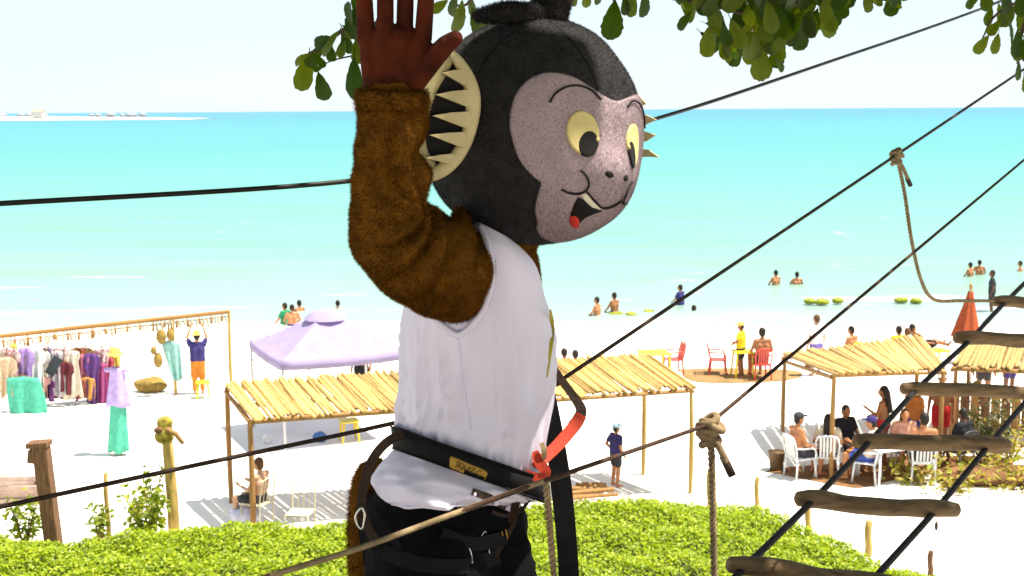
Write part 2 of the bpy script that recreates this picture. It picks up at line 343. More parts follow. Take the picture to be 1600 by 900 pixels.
patch('painted_floor_shade', [(1195, 736), (1250, 747), (1300, 757), (1345, 763), (1400, 750), (1480, 738), (1570, 738), (1570, 716), (1480, 712), (1400, 714), (1310, 724), (1230, 729)], 0, mat('painted_floor_shade', (.24, .12, .05), .95, .2, 2.5, .6, 9, spec=.1, bdist=.03), 'brown shade painted on the sand under the short shelter')  # brown colour paints the shade below the shelter roof
# ---------------------------------------------------------------- green ground cover on the bank
BX = [(-60, 838), (0, 832), (60, 838), (120, 842), (175, 834), (235, 822), (330, 826), (400, 814), (480, 806), (550, 800), (640, 794), (760, 786), (870, 776), (960, 772), (1050, 772), (1110, 770), (1160, 776), (1200, 788), (1240, 804), (1300, 832), (1380, 866), (1440, 884), (1500, 925), (1560, 990)]
BP = [ground(x, y - (8 if x < 420 else 0), .45) for x, y in BX]; bxs = np.array([p.x for p in BP]); bys = np.array([p.y for p in BP])
def cover_edge(x): return np.interp(x, bxs, bys, left=bys[0] - .3, right=bys[-1] - 3)
def cover_h(x, y):      # height of the leafy mass above the sand
    e = cover_edge(x) - y; k = np.clip(e / .4, 0, 1) ** .6
    return k * (.42 + .05 * np.sin(x * 1.7 + y * .8) + .04 * np.sin(x * 3.1 - y * 2.3) + .04 * np.sin(y * 4.7 + x * .9) + .03 * np.sin(x * 7.3 + y * 5.1)) + .012 * np.clip(e, 0, 30)
M_cover = leaf_mat('ground_cover', (.15, .22, .006), (.29, .38, .010), (.47, .53, .03), .4)
M_soil = mat('bank_soil', (.07, .09, .02), .95, .2, 2, .3, 8)
gx = np.linspace(-9.5, 9.5, 90); gy = np.linspace(8, 24.2, 60)
V = []; 
for y in gy:
    for x in gx: V.append((x, min(y, cover_edge(x)), max(.0, float(cover_h(x, min(y, cover_edge(x)))) - .13) + .01))
nx = len(gx); Fc = [(j * nx + i, j * nx + i + 1, (j + 1) * nx + i + 1, (j + 1) * nx + i) for j in range(len(gy) - 1) for i in range(nx - 1)]
tag(mesh_obj('leafy_bank', V, Fc, M_soil), 'low earth bank under the green creeper', kind='structure')
n = 230000; X = rng.uniform(-9.3, 9.3, n); E = cover_edge(X); Y = E - rng.random(n) ** 1.25 * (E - 12.0); Y += rng.normal(0, .06, n)
Z = cover_h(X, np.minimum(Y, E)) - rng.random(n) ** 2 * .22 + .03 * np.sin(X * 9.1) * np.sin(Y * 7.7) + .02 + rng.normal(0, .03, n) * (rng.random(n) > .6)
Nn = np.stack([rng.normal(0, .55, n), rng.normal(-.15, .55, n), np.full(n, 1.0)], 1)
cov = leaf_cloud('creeper_leaves', np.stack([X, Y, Z], 1), Nn, M_cover, .054, aspect=.75, droop=.15)
tag(cov, 'bright green beach creeper covering the bank below the platform', 'ground cover', kind='stuff')

# unseen sand slope added behind the viewer to bounce light on the figure
V = []; Fc = []; xs = np.linspace(-45, 45, 46); ys = np.linspace(-3.2, -40, 24)
for y in ys:
    for x in xs:
        e_ = -3.2 - y; V.append((x, y, 5.2 * min(1, e_ / 2.5) + .09 * max(0, e_ - 2.5) + .5 * noise.noise(Vector((x * .2, y * .2, 0)))))
nx = len(xs); Fc = [(j * nx + i, (j + 1) * nx + i, (j + 1) * nx + i + 1, j * nx + i + 1) for j in range(len(ys) - 1) for i in range(nx - 1)]
tag(mesh_obj('bounce_slope', V, Fc, mat('bounce_slope_sand', (.66, .60, .50), .95, .1, 1.2, .5, 4)), 'added pale sand slope behind the platform, unseen, bouncing light', kind='structure')
# ================================================================ helpers for beach things
def post_obj(name, label, cat, px, py, h, r, mt, lean=(0, 0), group=None, top=None):
    p = ground(px, py); g = MB(); pts = [Vector((lean[0] * k, lean[1] * k, h * k - .1 * (k == 0))) + Vector((.012 * math.sin(k * 7), 0, 0)) for k in (0, .25, .5, .75, 1)]
    g.tube(pts, [r * 1.08, r, r * .97, r, r * .93], 10)
    o = g.build(name, mt, None); o.location = (p.x, p.y, sand_z(p.x, p.y)); o.modifiers.new('b', 'BEVEL').width = .006
    return tag(o, label, cat, group)
STICKS = {}
def stick_mesh(i, mt):
    if (i, mt.name) in STICKS: return STICKS[(i, mt.name)]
    g = MB(); rr = random.Random(i); k1 = rr.uniform(-.5, .5); k2 = rr.uniform(-.4, .4)
    pts = [Vector((k1 * math.sin(t * 3.1), t, k2 * math.sin(t * 3.1 + 1))) for t in (0, .33, .66, 1)]
    g.tube(pts, [1.0, 1.05, .97, .9], 7)
    for i_ in range(4):
        for k_ in range(7): g.v[i_ * 7 + k_].y = (0, .33, .66, 1)[i_]      # flat rings: unit stick along Y, radius scaled on the object
    me = bpy.data.meshes.new('stick'); me.from_pydata([(v.x if True else 0, v.y, v.z) for v in g.v], [], g.f); me.polygons.foreach_set('use_smooth', [True] * len(me.polygons)); me.materials.append(mt)
    STICKS[(i, mt.name)] = me; return me
def stick(name, a, b, r, parent, mt):
    me = stick_mesh(random.randrange(6), mt); o = bpy.data.objects.new(name, me); col.objects.link(o); o.parent = parent
    d = Vector(b) - Vector(a); q = d.to_track_quat('Y', 'Z'); o.location = Vector(a) - parent.location if parent else a
    o.rotation_mode = 'QUATERNION'; o.rotation_quaternion = q; o.scale = (r, d.length, r); return o
def shack(label, FL, FR, BL, BR, n, posts, sr, mt_post, mt_stick=M_bamboo):
    c = (FL + FR + BL + BR) / 4; t = thing('stick_roof_shack', (c.x, c.y, 0), label, 'shack')
    FL, FR, BL, BR = [Vector(p) for p in (FL, FR, BL, BR)]
    for i in range(n):
        k = (i + .5) / n; j = random.uniform(-.25, .25) / n
        a = BL.lerp(BR, k + j); b = FL.lerp(FR, min(1, max(0, k + random.uniform(-.35, .35) / n))); d = (b - a)
        a = a - d * random.uniform(-.03, .10); b = b + d * random.uniform(-.05, .09)
        a.z += random.uniform(0, .035); b.z += random.uniform(0, .035)
        stick('roof_stick', a, b, sr * random.uniform(.75, 1.15), t, mt_stick)
    dn = Vector((0, 0, -.06))
    for u, v in ((FL, FR), (BL, BR), (FL.lerp(BL, .5), FR.lerp(BR, .5))):
        stick('roof_beam', u + dn, v + dn, .05, t, mt_post)
    for u, v in ((FL, BL), (FR, BR)): stick('roof_rafter', u + dn * 1.6, v + dn * 1.6, .045, t, mt_post)
    for px, (u, k) in posts:
        p = u[0].lerp(u[1], k); stick('post', Vector((p.x, p.y, -.25)), p + dn * .5, .052, t, px)
    return t
# ---------------------------------------------------------------- left shack
FL, FR, BL, BR = at(393, 655, 21.8), at(1083, 604, 23.8), at(352, 604, 23.3), at(1015, 557, 25.2)
shack('long open shack roofed with bamboo sticks behind the waving figure', FL, FR, BL, BR, 118,
      [(M_post, ((FL, FR), -.004)), (M_post, ((BL, BR), .004)), (M_post_y, ((FL, FR), .995)), (M_post_y, ((BL, BR), .985)), (M_post, ((FL, FR), .5)), (M_post, ((BL, BR), .5))], .048, M_post)
# ---------------------------------------------------------------- right shack
FL2, FR2, BL2, BR2 = at(1300, 583, 24.7), at(1478, 577, 25.4), at(1222, 556, 28.4), at(1440, 530, 29.6)
shack('short bamboo roofed shelter shading the drinkers at white table', FL2, FR2, BL2, BR2, 40,
      [(M_post, ((FL2, FR2), .02)), (M_post, ((BL2, BR2), .02)), (M_post, ((FL2, FR2), .98)), (M_post, ((BL2, BR2), .98))], .05, M_post)
# ---------------------------------------------------------------- tent
M_tent = mat('tent_cloth', (.42, .35, .55), .8, .05, 3, .15, 20, trans=.25)
M_metal = mat('tent_metal', (.5, .5, .52), .4, .05, 5, 0, metal=.8)
tc_ = Vector((-4.22, 28.6, 0)); t = thing('gazebo_tent', tc_, 'lavender pop-up gazebo tent on the open sand', 'tent', rz=R(25))
hs = 1.42; ze = 2.02; zp = 2.86
g = MB(); N_ = 16; V = []; Fc = []
for j in range(N_ + 1):
    for i in range(N_ + 1):
        x = -1 + 2 * i / N_; y = -1 + 2 * j / N_; r = max(abs(x), abs(y)); e = min(abs(x), abs(y)) / max(r, 1e-3)
        z = ze + (zp - ze) * (1 - r) ** 1.15 + .03 * r * (e ** 3) - .02 * (1 - e) * r
        V.append((x * hs, y * hs, z))
for j in range(N_):
    for i in range(N_):
        a = j * (N_ + 1) + i; Fc.append((a, a + 1, a + N_ + 2, a + N_ + 1))
cn = mesh_obj('canopy', V, Fc, M_tent, t, False); cn.modifiers.new('s', 'SOLIDIFY').thickness = .006
ring = [(-1, -1), (1, -1), (1, 1), (-1, 1)]
for k in range(4):
    a = Vector((*ring[k], 0)) * hs; b = Vector((*ring[(k + 1) % 4], 0)) * hs; V = []; Fc = []
    for i in range(13):
        u = i / 12; p = a.lerp(b, u); e = abs(2 * u - 1); zt = ze + .03 * e ** 3 - .02 * (1 - e); off = (Vector((p.x, p.y, 0)).normalized()) * .015
        V += [(p.x, p.y, zt), (p.x + off.x, p.y + off.y, zt - .2)]
    for i in range(12): Fc.append((2 * i, 2 * i + 1, 2 * i + 3, 2 * i + 2))
    v_ = mesh_obj('valance', V, Fc, M_tent, t); v_.modifiers.new('s', 'SOLIDIFY').thickness = .006
V = []; Fc = []
for r, z in ((.50, zp - .21), (.42, zp - .12), (.25, zp - .03), (.02, zp + .01)):
    for k in range(12): V.append((r * math.cos(k * math.pi / 6), r * math.sin(k * math.pi / 6), z))
for j in range(3):
    for k in range(12): Fc.append((j * 12 + k, j * 12 + (k + 1) % 12, j * 12 + 12 + (k + 1) % 12, j * 12 + 12 + k))
mesh_obj('vent_cap', V, Fc, M_tent, t)
for x, y in ring:
    b = MB(); b.box((x * (hs - .03), y * (hs - .03), ze / 2 + .0), (.045, .045, ze + .1)); b.build('leg', M_metal, t, False)
    for s in ((0, 1), (1, 0)):
        b = MB(); p0 = Vector((x * (hs - .05), y * (hs - .05), ze - .45)); p1 = p0 + Vector((-x * s[0], -y * s[1], .4)) * .95; b.tube([p0, p1], .013, 6); b.build('brace', M_metal, t)

# ---------------------------------------------------------------- people of the beach
SK = {k: mat('skin_' + k, c, .55, .08, 6, 0, spec=.35) for k, c in dict(tan=(.48, .20, .085), brown=(.32, .13, .05), pale=(.55, .32, .21), deep=(.17, .075, .04)).items()}
HAIR = mat('hair_dark', (.02, .013, .01), .6, .3, 40, .3, 90); HAIRB = mat('hair_brown', (.13, .06, .025), .6, .3, 40, .3, 90)
def cloth(name, c): return mat('cloth_' + name, c, .85, .1, 9, .25, 14, spec=.15, bdist=.02)
STAND = dict(pelvis=(0, 0, .52), chest=(0, 0, .72), neck=(0, 0, .815), head=(0, .015, .925), sh=[(-.105, 0, .795), (.105, 0, .795)],
             el=[(-.145, -.015, .63), (.145, -.015, .63)], wr=[(-.15, .03, .485), (.15, .03, .485)], hip=[(-.05, 0, .505), (.05, 0, .505)],
             kn=[(-.058, .012, .28), (.058, .012, .28)], an=[(-.06, -.015, .045), (.06, -.015, .045)], toe=[(-.068, .07, .02), (.068, .07, .02)])
SIT = dict(pelvis=(0, -.02, .30), chest=(0, -.055, .495), neck=(0, -.06, .59), head=(0, -.03, .695), sh=[(-.105, -.06, .572), (.105, -.06, .572)],
           el=[(-.16, -.03, .42), (.16, -.03, .42)], wr=[(-.13, .11, .375), (.13, .11, .375)], hip=[(-.055, 0, .29), (.055, 0, .29)],
           kn=[(-.075, .235, .30), (.075, .235, .30)], an=[(-.075, .22, .05), (.075, .22, .05)], toe=[(-.08, .31, .022), (.08, .31, .022)])
SANDSIT = dict(SIT, kn=[(-.09, .2, .42), (.09, .2, .42)], an=[(-.09, .33, .2), (.09, .33, .2)], toe=[(-.09, .4, .2), (.09, .4, .2)])
def pose(base, **k): d = dict(base); d.update(k); return d
def person(label, loc, face, H, ps, skin='tan', top=None, bottom=None, hair=HAIR, longhair=False, hat=None, hatkind='cap', group=None, dz=0, skirt=False):
    t = thing('person', (loc[0], loc[1], loc[2] + dz), label, 'person', group, R(face)); J = lambda n, i=None: Vector(ps[n] if i is None else ps[n][i]) * H
    sk = SK[skin]; vx = max(.013, .0105 * H)
    def torso(g, e, hips=True, z0=None):
        p, c, n = J('pelvis'), J('chest'), J('neck')
        for s in (-1, 1):
            o = Vector((s * .042 * H, 0, 0)); w_ = Vector((s * .036 * H, 0, 0))
            g.capsule(p + o, p.lerp(c, .5) + w_, .068 * H + e, .060 * H + e); g.capsule(p.lerp(c, .5) + w_, c + o * 1.15, .060 * H + e, .066 * H + e)
        g.capsule(J('sh', 0), J('sh', 1), .036 * H + e, .036 * H + e)
    g = MB(); torso(g, 0); g.capsule(J('neck'), J('head') - Vector((0, .01 * H, .03 * H)), .032 * H, .028 * H)
    hd = J('head'); g.ell(hd, (.047 * H, .056 * H, .068 * H)); g.ell(hd + Vector((0, .018 * H, -.035 * H)), (.034 * H, .036 * H, .034 * H))
    g.capsule(hd + Vector((0, .052 * H, .0)), hd + Vector((0, .064 * H, -.016 * H)), .008 * H, .011 * H)
    for s in (-1, 1): g.ell(hd + Vector((s * .048 * H, -.004 * H, -.005 * H)), (.01 * H, .014 * H, .02 * H))
    for i in (0, 1):
        s = (-1, 1)[i]
        g.capsule(J('sh', i), J('el', i), .030 * H, .023 * H); g.capsule(J('el', i), J('wr', i), .023 * H, .016 * H)
        d = (J('wr', i) - J('el', i)).normalized(); wv = J('wr', i); sd = d.cross(Vector((0, 1, 0.2))).normalized()
        g.capsule(wv, wv + d * .045 * H, .015 * H, .018 * H)
        for q in (-1.2, -.4, .4, 1.2): g.capsule(wv + d * .045 * H + sd * q * .009 * H, wv + d * (.095 - .008 * abs(q)) * H + sd * q * .012 * H, .0078 * H, .006 * H, 8)
        g.capsule(wv + d * .015 * H, wv + d * .05 * H + sd * .034 * H, .009 * H, .007 * H, 8)
        g.capsule(J('hip', i), J('kn', i), .056 * H, .035 * H); g.capsule(J('kn', i), J('kn', i).lerp(J('an', i), .35), .034 * H, .035 * H); g.capsule(J('kn', i).lerp(J('an', i), .35), J('an', i), .035 * H, .020 * H)
        g.capsule(J('an', i) - Vector((0, .012 * H, .012 * H)), J('toe', i), .023 * H, .018 * H)
    g.build('body', sk, t, remesh=vx, sm=2)
    if top:
        g = MB(); e = .009 * H
        p, c = J('pelvis'), J('chest')
        for s in (-1, 1):
            o = Vector((s * .042 * H, 0, 0)); g.capsule(p.lerp(c, .15) + o, p.lerp(c, .55) + o, .07 * H + e, .064 * H + e); g.capsule(p.lerp(c, .55) + o, c + o * 1.15, .064 * H + e, .067 * H + e)
        g.capsule(J('sh', 0), J('sh', 1), .037 * H + e, .037 * H + e)
        for i in (0, 1): g.capsule(J('sh', i), J('sh', i).lerp(J('el', i), .55), .032 * H + e, .031 * H + e)
        g.build('shirt', top, t, remesh=vx, sm=2)
    if bottom:
        g = MB(); e = .008 * H; p, c = J('pelvis'), J('chest')
        for s in (-1, 1): g.capsule(p + Vector((s * .04 * H, 0, -.01 * H)), p.lerp(c, .18) + Vector((s * .04 * H, 0, 0)), .069 * H + e, .066 * H + e)
        if skirt:
            for i in (0, 1): g.capsule(J('hip', i), J('kn', i).lerp(J('an', i), .7), .062 * H + e, .062 * H + e)
        else:
            k = .62 if bottom.name != 'cloth_bikini' else .12
            if bottom.name == 'cloth_orange_trousers': k = 1.0
            for i in (0, 1):
                g.capsule(J('hip', i), J('hip', i).lerp(J('kn', i), k), .058 * H + e, .05 * H + e)
                if k == 1.0: g.capsule(J('kn', i), J('kn', i).lerp(J('an', i), .8), .042 * H, .038 * H)
        g.build('shorts' if not skirt else 'skirt', bottom, t, remesh=vx, sm=2)
    if hair:
        g = MB(); g.ell(hd + Vector((0, -.012 * H, .018 * H)), (.053 * H, .055 * H, .062 * H)); g.ell(hd + Vector((0, -.03 * H, -.012 * H)), (.046 * H, .036 * H, .05 * H))
        if longhair:
            for x in (-.025, 0, .025): g.capsule(hd + Vector((x * H, -.04 * H, 0)), J('chest') + Vector((x * H * 1.3, -.085 * H, -.03 * H)), .034 * H, .02 * H)
        g.build('hair', hair, t, remesh=vx * .8, sm=1)
    if hat:
        g = MB()
        if hatkind == 'cap':
            g.ell(hd + Vector((0, -.006 * H, .034 * H)), (.058 * H, .064 * H, .05 * H)); g.ell(hd + Vector((0, .07 * H, .032 * H)), (.042 * H, .05 * H, .009 * H))
        else:
            g.ell(hd + Vector((0, -.006 * H, .045 * H)), (.057 * H, .062 * H, .056 * H)); g.ell(hd + Vector((0, 0, .03 * H)), (.10 * H, .105 * H, .012 * H))
        g.build('cap' if hatkind == 'cap' else 'hat', hat, t, remesh=vx * .8, sm=1)
    return t
G = lambda x, y: (lambda p: (p.x, p.y, sand_z(p.x, p.y)))(ground(x, y))
# ---------------------------------------------------------------- chairs, tables, stools
def plastic(name, c): return mat('plastic_' + name, c, .4, .04, 3, 0, spec=.4)
P_red, P_white, P_yel = plastic('red', (.62, .07, .045)), plastic('white', (.72, .72, .74)), plastic('yellow', (.75, .55, .02))
def chair(label, loc, face, mt, group=None):
    t = thing('plastic_chair', loc, label, 'chair', group, R(face))
    b = MB(); b.box((0, .0, .42), (.46, .44, .03)); b.build('seat', mt, t, False, bevel=.012)
    for x in (-1, 1):
        for y in (-1, 1):
            b = MB(); b.tube([(x * .2, y * .19 - .0, .43), (x * .235, y * .235, 0)], [.026, .019], 6); b.build('leg', mt, t)
        b = MB(); b.tube(smooth_path([(x * .225, .2, .42), (x * .25, .19, .58), (x * .25, .12, .64), (x * .25, -.12, .65), (x * .23, -.23, .66)], 3), .02, 6, squash=.8); b.build('armrest', mt, t)
    b = MB()
    b.tube(smooth_path([(-.2, -.2, .43), (-.23, -.25, .65), (-.19, -.29, .85), (0, -.305, .89), (.19, -.29, .85), (.23, -.25, .65), (.2, -.2, .43)], 4), .02, 6)
    bk = b.build('backrest', mt, t)
    for k in range(5):
        x = -.13 + .065 * k; s = MB(); s.ribbon([(x, -.205, .44), (x, -.25, .65), (x, -.29, .86)], [(.02, 0, 0)] * 3, .012); s.build('slat', mt, bk, False)
    return t
navy = cloth('navy', (.05, .04, .16)); orange = cloth('orange_trousers', (.62, .22, .04)); yellowc = cloth('yellow', (.7, .55, .03)); straw = cloth('straw', (.75, .55, .12))
black = cloth('black', (.02, .02, .022)); red = cloth('red', (.5, .03, .03)); bikini = cloth('bikini', (.55, .04, .04)); white = cloth('white', (.75, .74, .72)); green = cloth('green', (.03, .25, .12))
blue = cloth('blue', (.06, .1, .4)); purple = cloth('purple', (.33, .22, .5)); striped = cloth('stripes', (.6, .5, .42)); paleblue = cloth('pale_blue', (.35, .55, .72)); peach = cloth('peach', (.6, .3, .2)); darkc = cloth('charcoal', (.05, .05, .06)); violet = cloth('violet_trunks', (.22, .16, .5))
UPARMS = dict(el=[(-.15, .03, .90), (.15, .03, .90)], wr=[(-.10, .07, 1.04), (.10, .07, 1.04)])
person('person in straw hat, navy top and orange trousers reaching up to the stall beam', G(311, 616), 10, 1.66, pose(STAND, **UPARMS), 'tan', navy, orange, HAIR, hat=straw, hatkind='hat')
person('seated person with tied brown hair on tubular chair under the long shack', G(403, 820), 65, 1.62, pose(SIT, wr=[(-.11, .14, .46), (.11, .14, .46)], el=[(-.15, -.0, .43), (.15, 0, .43)]), 'pale', None, darkc, HAIRB)
person('child with hand on hip, navy top and pale blue cap, standing on sand', G(962, 759), -60, 1.27, pose(STAND, el=[(-.19, -.05, .65), (.17, -.03, .65)], wr=[(-.09, .01, .55), (.13, .06, .52)]), 'tan', navy, darkc, HAIR, hat=paleblue)
person('dark haired sunbather seated behind the long shack roof, left of a pair', G(880, 603), 20, 1.7, SANDSIT, 'tan', peach, black, HAIR, dz=-.25)
person('dark haired sunbather in pink seated behind the long shack roof, right of a pair', G(898, 605), 10, 1.68, SANDSIT, 'tan', cloth('pink', (.6, .25, .22)), black, HAIR, dz=-.25)
person('bare chested person in black shorts standing under the gazebo tent', G(566, 632), 160, 1.72, STAND, 'tan', None, black, HAIR)
person('beach vendor in yellow and charcoal clothes standing beside red chairs', G(1157, 588), 60, 1.5, pose(STAND, el=[(-.16, .02, .66), (.16, .06, .65)], wr=[(-.10, .12, .6), (.14, .17, .60)]), 'brown', yellowc, darkc, HAIR, hat=straw)
person('broad bare backed person seated in red chair facing the sea', G(1188, 592), 8, 1.85, SIT, 'brown', None, darkc, HAIR)
person('person in violet trunks standing behind the short shelter roof', G(1274, 588), 25, 1.7, STAND, 'pale', white, violet, HAIRB)
person('bare chested person lounging in chair behind the short shelter roof', G(1325, 582), 40, 1.7, SIT, 'tan', None, blue, HAIR)
person('person in yellow shirt seated behind the short shelter roof', G(1400, 582), 15, 1.7, SIT, 'brown', yellowc, black, HAIR)
person('bare shouldered person seated beside the yellow shirted person', G(1414, 584), 5, 1.66, SIT, 'tan', peach, black, HAIRB)
person('person in dark cap and bare chest seated on white chair by shelter post', G(1250, 744), -70, 1.72, SIT, 'tan', None, darkc, HAIR, hat=darkc)
person('long haired person in pale top seated with back to the bank', G(1292, 742), -15, 1.66, SIT, 'tan', cloth('cream', (.6, .5, .38)), darkc, HAIR, longhair=True)
person('person in striped shirt and navy cap seated at white table', G(1354, 752), 60, 1.72, pose(SIT, wr=[(-.1, .17, .47), (.13, .12, .4)]), 'tan', striped, blue, HAIR, hat=navy)
person('long haired standing person in red bikini holding a phone', G(1378, 727), 55, 1.68, pose(STAND, el=[(-.15, .03, .65), (.14, .05, .64)], wr=[(-.11, .16, .71), (.10, .16, .60)]), 'brown', None, bikini, HAIR, longhair=True)
person('broad bare backed dark haired person seated at the end of white table', G(1440, 752), -10, 1.82, SIT, 'tan', None, darkc, HAIR)
person('person in dark clothes sitting beyond the rope ladder near a shrub', G(1497, 735), 30, 1.7, SIT, 'deep', black, black, HAIR)
person('person in white shirt standing inside the thatched kiosk', G(1535, 628), 170, 1.7, STAND, 'brown', white, darkc, HAIR)
person('person in orange top standing beside the kiosk counter', G(1575, 622), 200, 1.65, STAND, 'deep', cloth('orange_top', (.6, .2, .03)), navy, HAIR, longhair=True)
person('person in peach top seated at the far side of white table', G(1412, 735), 175, 1.65, SIT, 'tan', peach, blue, HAIRB, longhair=True)
person('bare chested person standing at the back of the shelter', G(1468, 706), 150, 1.75, STAND, 'brown', None, red, HAIR, hat=white)
chair('white plastic chair facing the bank under the person in peach top', G(1412, 735), 175, P_white)
person('person in black shirt seated between the long haired and striped people', G(1322, 731), -160, 1.7, SIT, 'brown', black, darkc, HAIR)
chair('white plastic chair under the person in black shirt', G(1322, 731), -160, P_white)
person('person in orange shirt standing at the shelter table corner', G(1425, 716), 120, 1.62, STAND, 'brown', cloth('orange_shirt', (.55, .2, .05)), blue, HAIR, longhair=True)
sw = lambda x, y: (lambda p: (p.x, p.y, SEA_Z))(ground(x, y, SEA_Z))
swim = [(446, 505, 'bather in green top standing waist deep off the gazebo tent', green, .95, 'tan'), (457, 508, 'bare shouldered bather beside the bather in green', None, .95, 'tan'), (468, 489, 'bather farther out beyond the green topped bather', None, 1.2, 'tan'),
        (528, 483, 'pale bather neck deep straight out from the gazebo tent', None, 1.35, 'pale'), (933, 495, 'bare shouldered small bather in the foam beside kneeling bather', None, .95, 'tan'), (960, 492, 'taller dark haired bather knee deep in the foam', None, .85, 'brown'),
        (1063, 474, 'bather in navy shirt standing waist deep with back to beach', navy, .95, 'tan'), (1084, 489, 'bather up to the neck just off the foam line', None, 1.4, 'brown'), (1212, 449, 'bather standing in yellow trunks next to swimmer with wet hair', None, .95, 'tan'),
        (1245, 448, 'dark haired bather bending in the shallows beside yellow trunks', None, 1.05, 'tan'), (1516, 430, 'bather farther out, left of a pair by the ladder top', None, 1.1, 'tan'), (1530, 428, 'bather farther out, right of a pair by the ladder top', None, 1.05, 'tan'), (1594, 424, 'lone bather right of the pair beyond the ladder', None, 1.2, 'tan')]
for i, (x, y, lb, tp, sink, skn) in enumerate(swim):
    person(lb, sw(x, y), random.uniform(-80, 80), 1.7, pose(STAND, el=[(-.17, .05, .66), (.17, .05, .66)], wr=[(-.13, .14, .6), (.13, .14, .6)]), skn, tp, yellowc if i == 8 else navy, HAIR, group='bathers in the sea', dz=-sink)
person('person in dark swimwear walking along the water line by the ladder', G(1549, 478), 75, 1.7, STAND, 'deep', darkc, darkc, HAIR)
tq = person('sunbather lying back on a yellow lounger behind the short shelter', G(1443, 566), -75, 1.7, pose(SIT, chest=(0, -.13, .44), neck=(0, -.19, .52), head=(0, -.23, .61), sh=[(-.105, -.17, .5), (.105, -.17, .5)], el=[(-.16, -.1, .38), (.16, -.1, .38)], wr=[(-.14, .04, .36), (.14, .04, .36)], an=[(-.08, .42, .3), (.08, .42, .3)], kn=[(-.08, .22, .36), (.08, .22, .36)], toe=[(-.08, .46, .36), (.08, .46, .36)]), 'brown', None, black, HAIR)

chair('red plastic armchair facing a yellow table behind the long shack', G(1052, 584), 100, P_red)
chair('empty red plastic armchair left of the beach vendor', G(1121, 585), -95, P_red)
chair('red plastic armchair holding the broad bare backed person', G(1188, 593), 8, P_red)
chair('white plastic chair by the shelter post with person in dark cap', G(1250, 745), -70, P_white)
chair('white plastic chair seen from behind with long haired person', G(1292, 743), -15, P_white)
chair('white plastic chair under the person in striped shirt', G(1354, 753), 60, P_white)
chair('white plastic chair under broad bare backed person at the table end', G(1440, 753), -10, P_white)
chair('white plastic chair under the person in yellow shirt', G(1400, 583), 15, P_white)
chair('pale plastic chair under the lounging bare chested person', G(1325, 583), 40, P_yel)
chair('red plastic chair beside the yellow shirted person', G(1414, 585), 5, P_red)
chair('dark plastic chair beyond the rope ladder near a shrub', G(1497, 736), 30, plastic('charcoal', (.05, .05, .05)))
def table(name, label, loc, face, mt, sx, sy, h, th=.035):
    t = thing(name, loc, label, 'table' if 'stool' not in name else 'stool', rz=R(face))
    b = MB(); b.box((0, 0, h), (sx, sy, th)); b.build('tabletop' if 'stool' not in name else 'seat', mt, t, False, bevel=.012)
    for x in (-1, 1):
        for y in (-1, 1): b = MB(); b.tube([(x * (sx / 2 - .07), y * (sy / 2 - .07), h - .01), (x * (sx / 2 - .02), y * (sy / 2 - .02), 0)], [.03, .022], 6); b.build('leg', mt, t)
    return t
table('plastic_table', 'yellow plastic table beside a lone red chair', G(1022, 588), 10, P_yel, .8, .8, .68)
table('plastic_table', 'yellow plastic table between the beach vendor and red chairs', G(1160, 590), 5, P_yel, .55, .55, .72)
table('plastic_table', 'white plastic table amid the drinkers under the shelter', G(1400, 748), 20, P_white, 1.4, .8, .7)
table('plastic_stool', 'yellow plastic stool in the shade of the gazebo tent', G(546, 690), 20, P_yel, .42, .42, .48)
# lounger
t = thing('sun_lounger', G(1443, 567), 'low yellow sun lounger behind the short shelter', 'lounger', rz=R(-75))
b = MB(); b.box((0, .22, .36), (.55, 1.0, .04)); b.build('seat', P_yel, t, False, bevel=.01)
b = MB(); b.box((0, -.42, .55), (.55, .6, .04), Matrix.Rotation(R(-40), 3, 'X')); b.build('backrest', P_yel, t, False, bevel=.01)
for x in (-.22, .22):
    for y in (-.2, .65): b = MB(); b.tube([(x, y, .36), (x, y, 0)], .025, 6); b.build('leg', P_yel, t)
# tubular chairs
M_tube = mat('cream_tube', (.62, .55, .38), .4, .05, 5, 0)
def tube_chair(label, loc, face):
    t = thing('tubular_chair', loc, label, 'chair', None, R(face))
    b = MB(); b.box((0, 0, .43), (.42, .42, .03)); b.build('seat', M_tube, t, False, bevel=.01)
    b = MB(); b.tube(smooth_path([(-.2, -.2, .0), (-.2, -.2, .45), (-.2, -.25, .8), (-.15, -.28, .9), (.15, -.28, .9), (.2, -.25, .8), (.2, -.2, .45), (.2, -.2, 0)], 4), .014, 6); fr = b.build('back_frame', M_tube, t)
    for x in (-.1, 0, .1): b = MB(); b.tube([(x, -.2, .44), (x, -.25, .75), (x, -.28, .89)], .008, 6); b.build('rail', M_tube, fr)
    for x in (-.2, .2): b = MB(); b.tube([(x, .2, .43), (x, .21, 0)], .014, 6); b.build('leg', M_tube, t)
tube_chair('cream tubular chair with the seated brown haired person', G(403, 821), 65)
tube_chair('empty cream tubular chair on sand under the long shack', G(470, 838), 172)
# bin, bags, planks
t = thing('bucket_bin', G(1213, 733), 'dark brown bucket bin beside the shelter post', 'bin'); b = MB()
b.tube([(0, 0, 0), (0, 0, .02), (0, 0, .36), (0, 0, .38)], [.12, .13, .165, .175], 16); b.build('bucket', mat('bin_brown', (.12, .07, .03), .6, .2, 6, .2), t)
b = MB(); b.tube([(.175 * math.cos(k * math.pi / 8), .175 * math.sin(k * math.pi / 8), .385) for k in range(17)], .012, 6); b.build('rim', mat('bin_brown', (.12, .07, .03)), t)
def lump(name, label, cat, loc, rad, mt, seed=0):
    b = MB(); b.ell((0, 0, rad[2] * .75), rad, nu=18, nv=12)
    for v in b.v: v *= 1 + .22 * noise.noise(Vector((v.x, v.y, v.z)) * (2.2 / max(rad)) + Vector((seed, 0, 0))); v.z = max(v.z, 0)
    o = b.build(name, mt, None, subsurf=1); o.location = loc; return tag(o, label, cat)
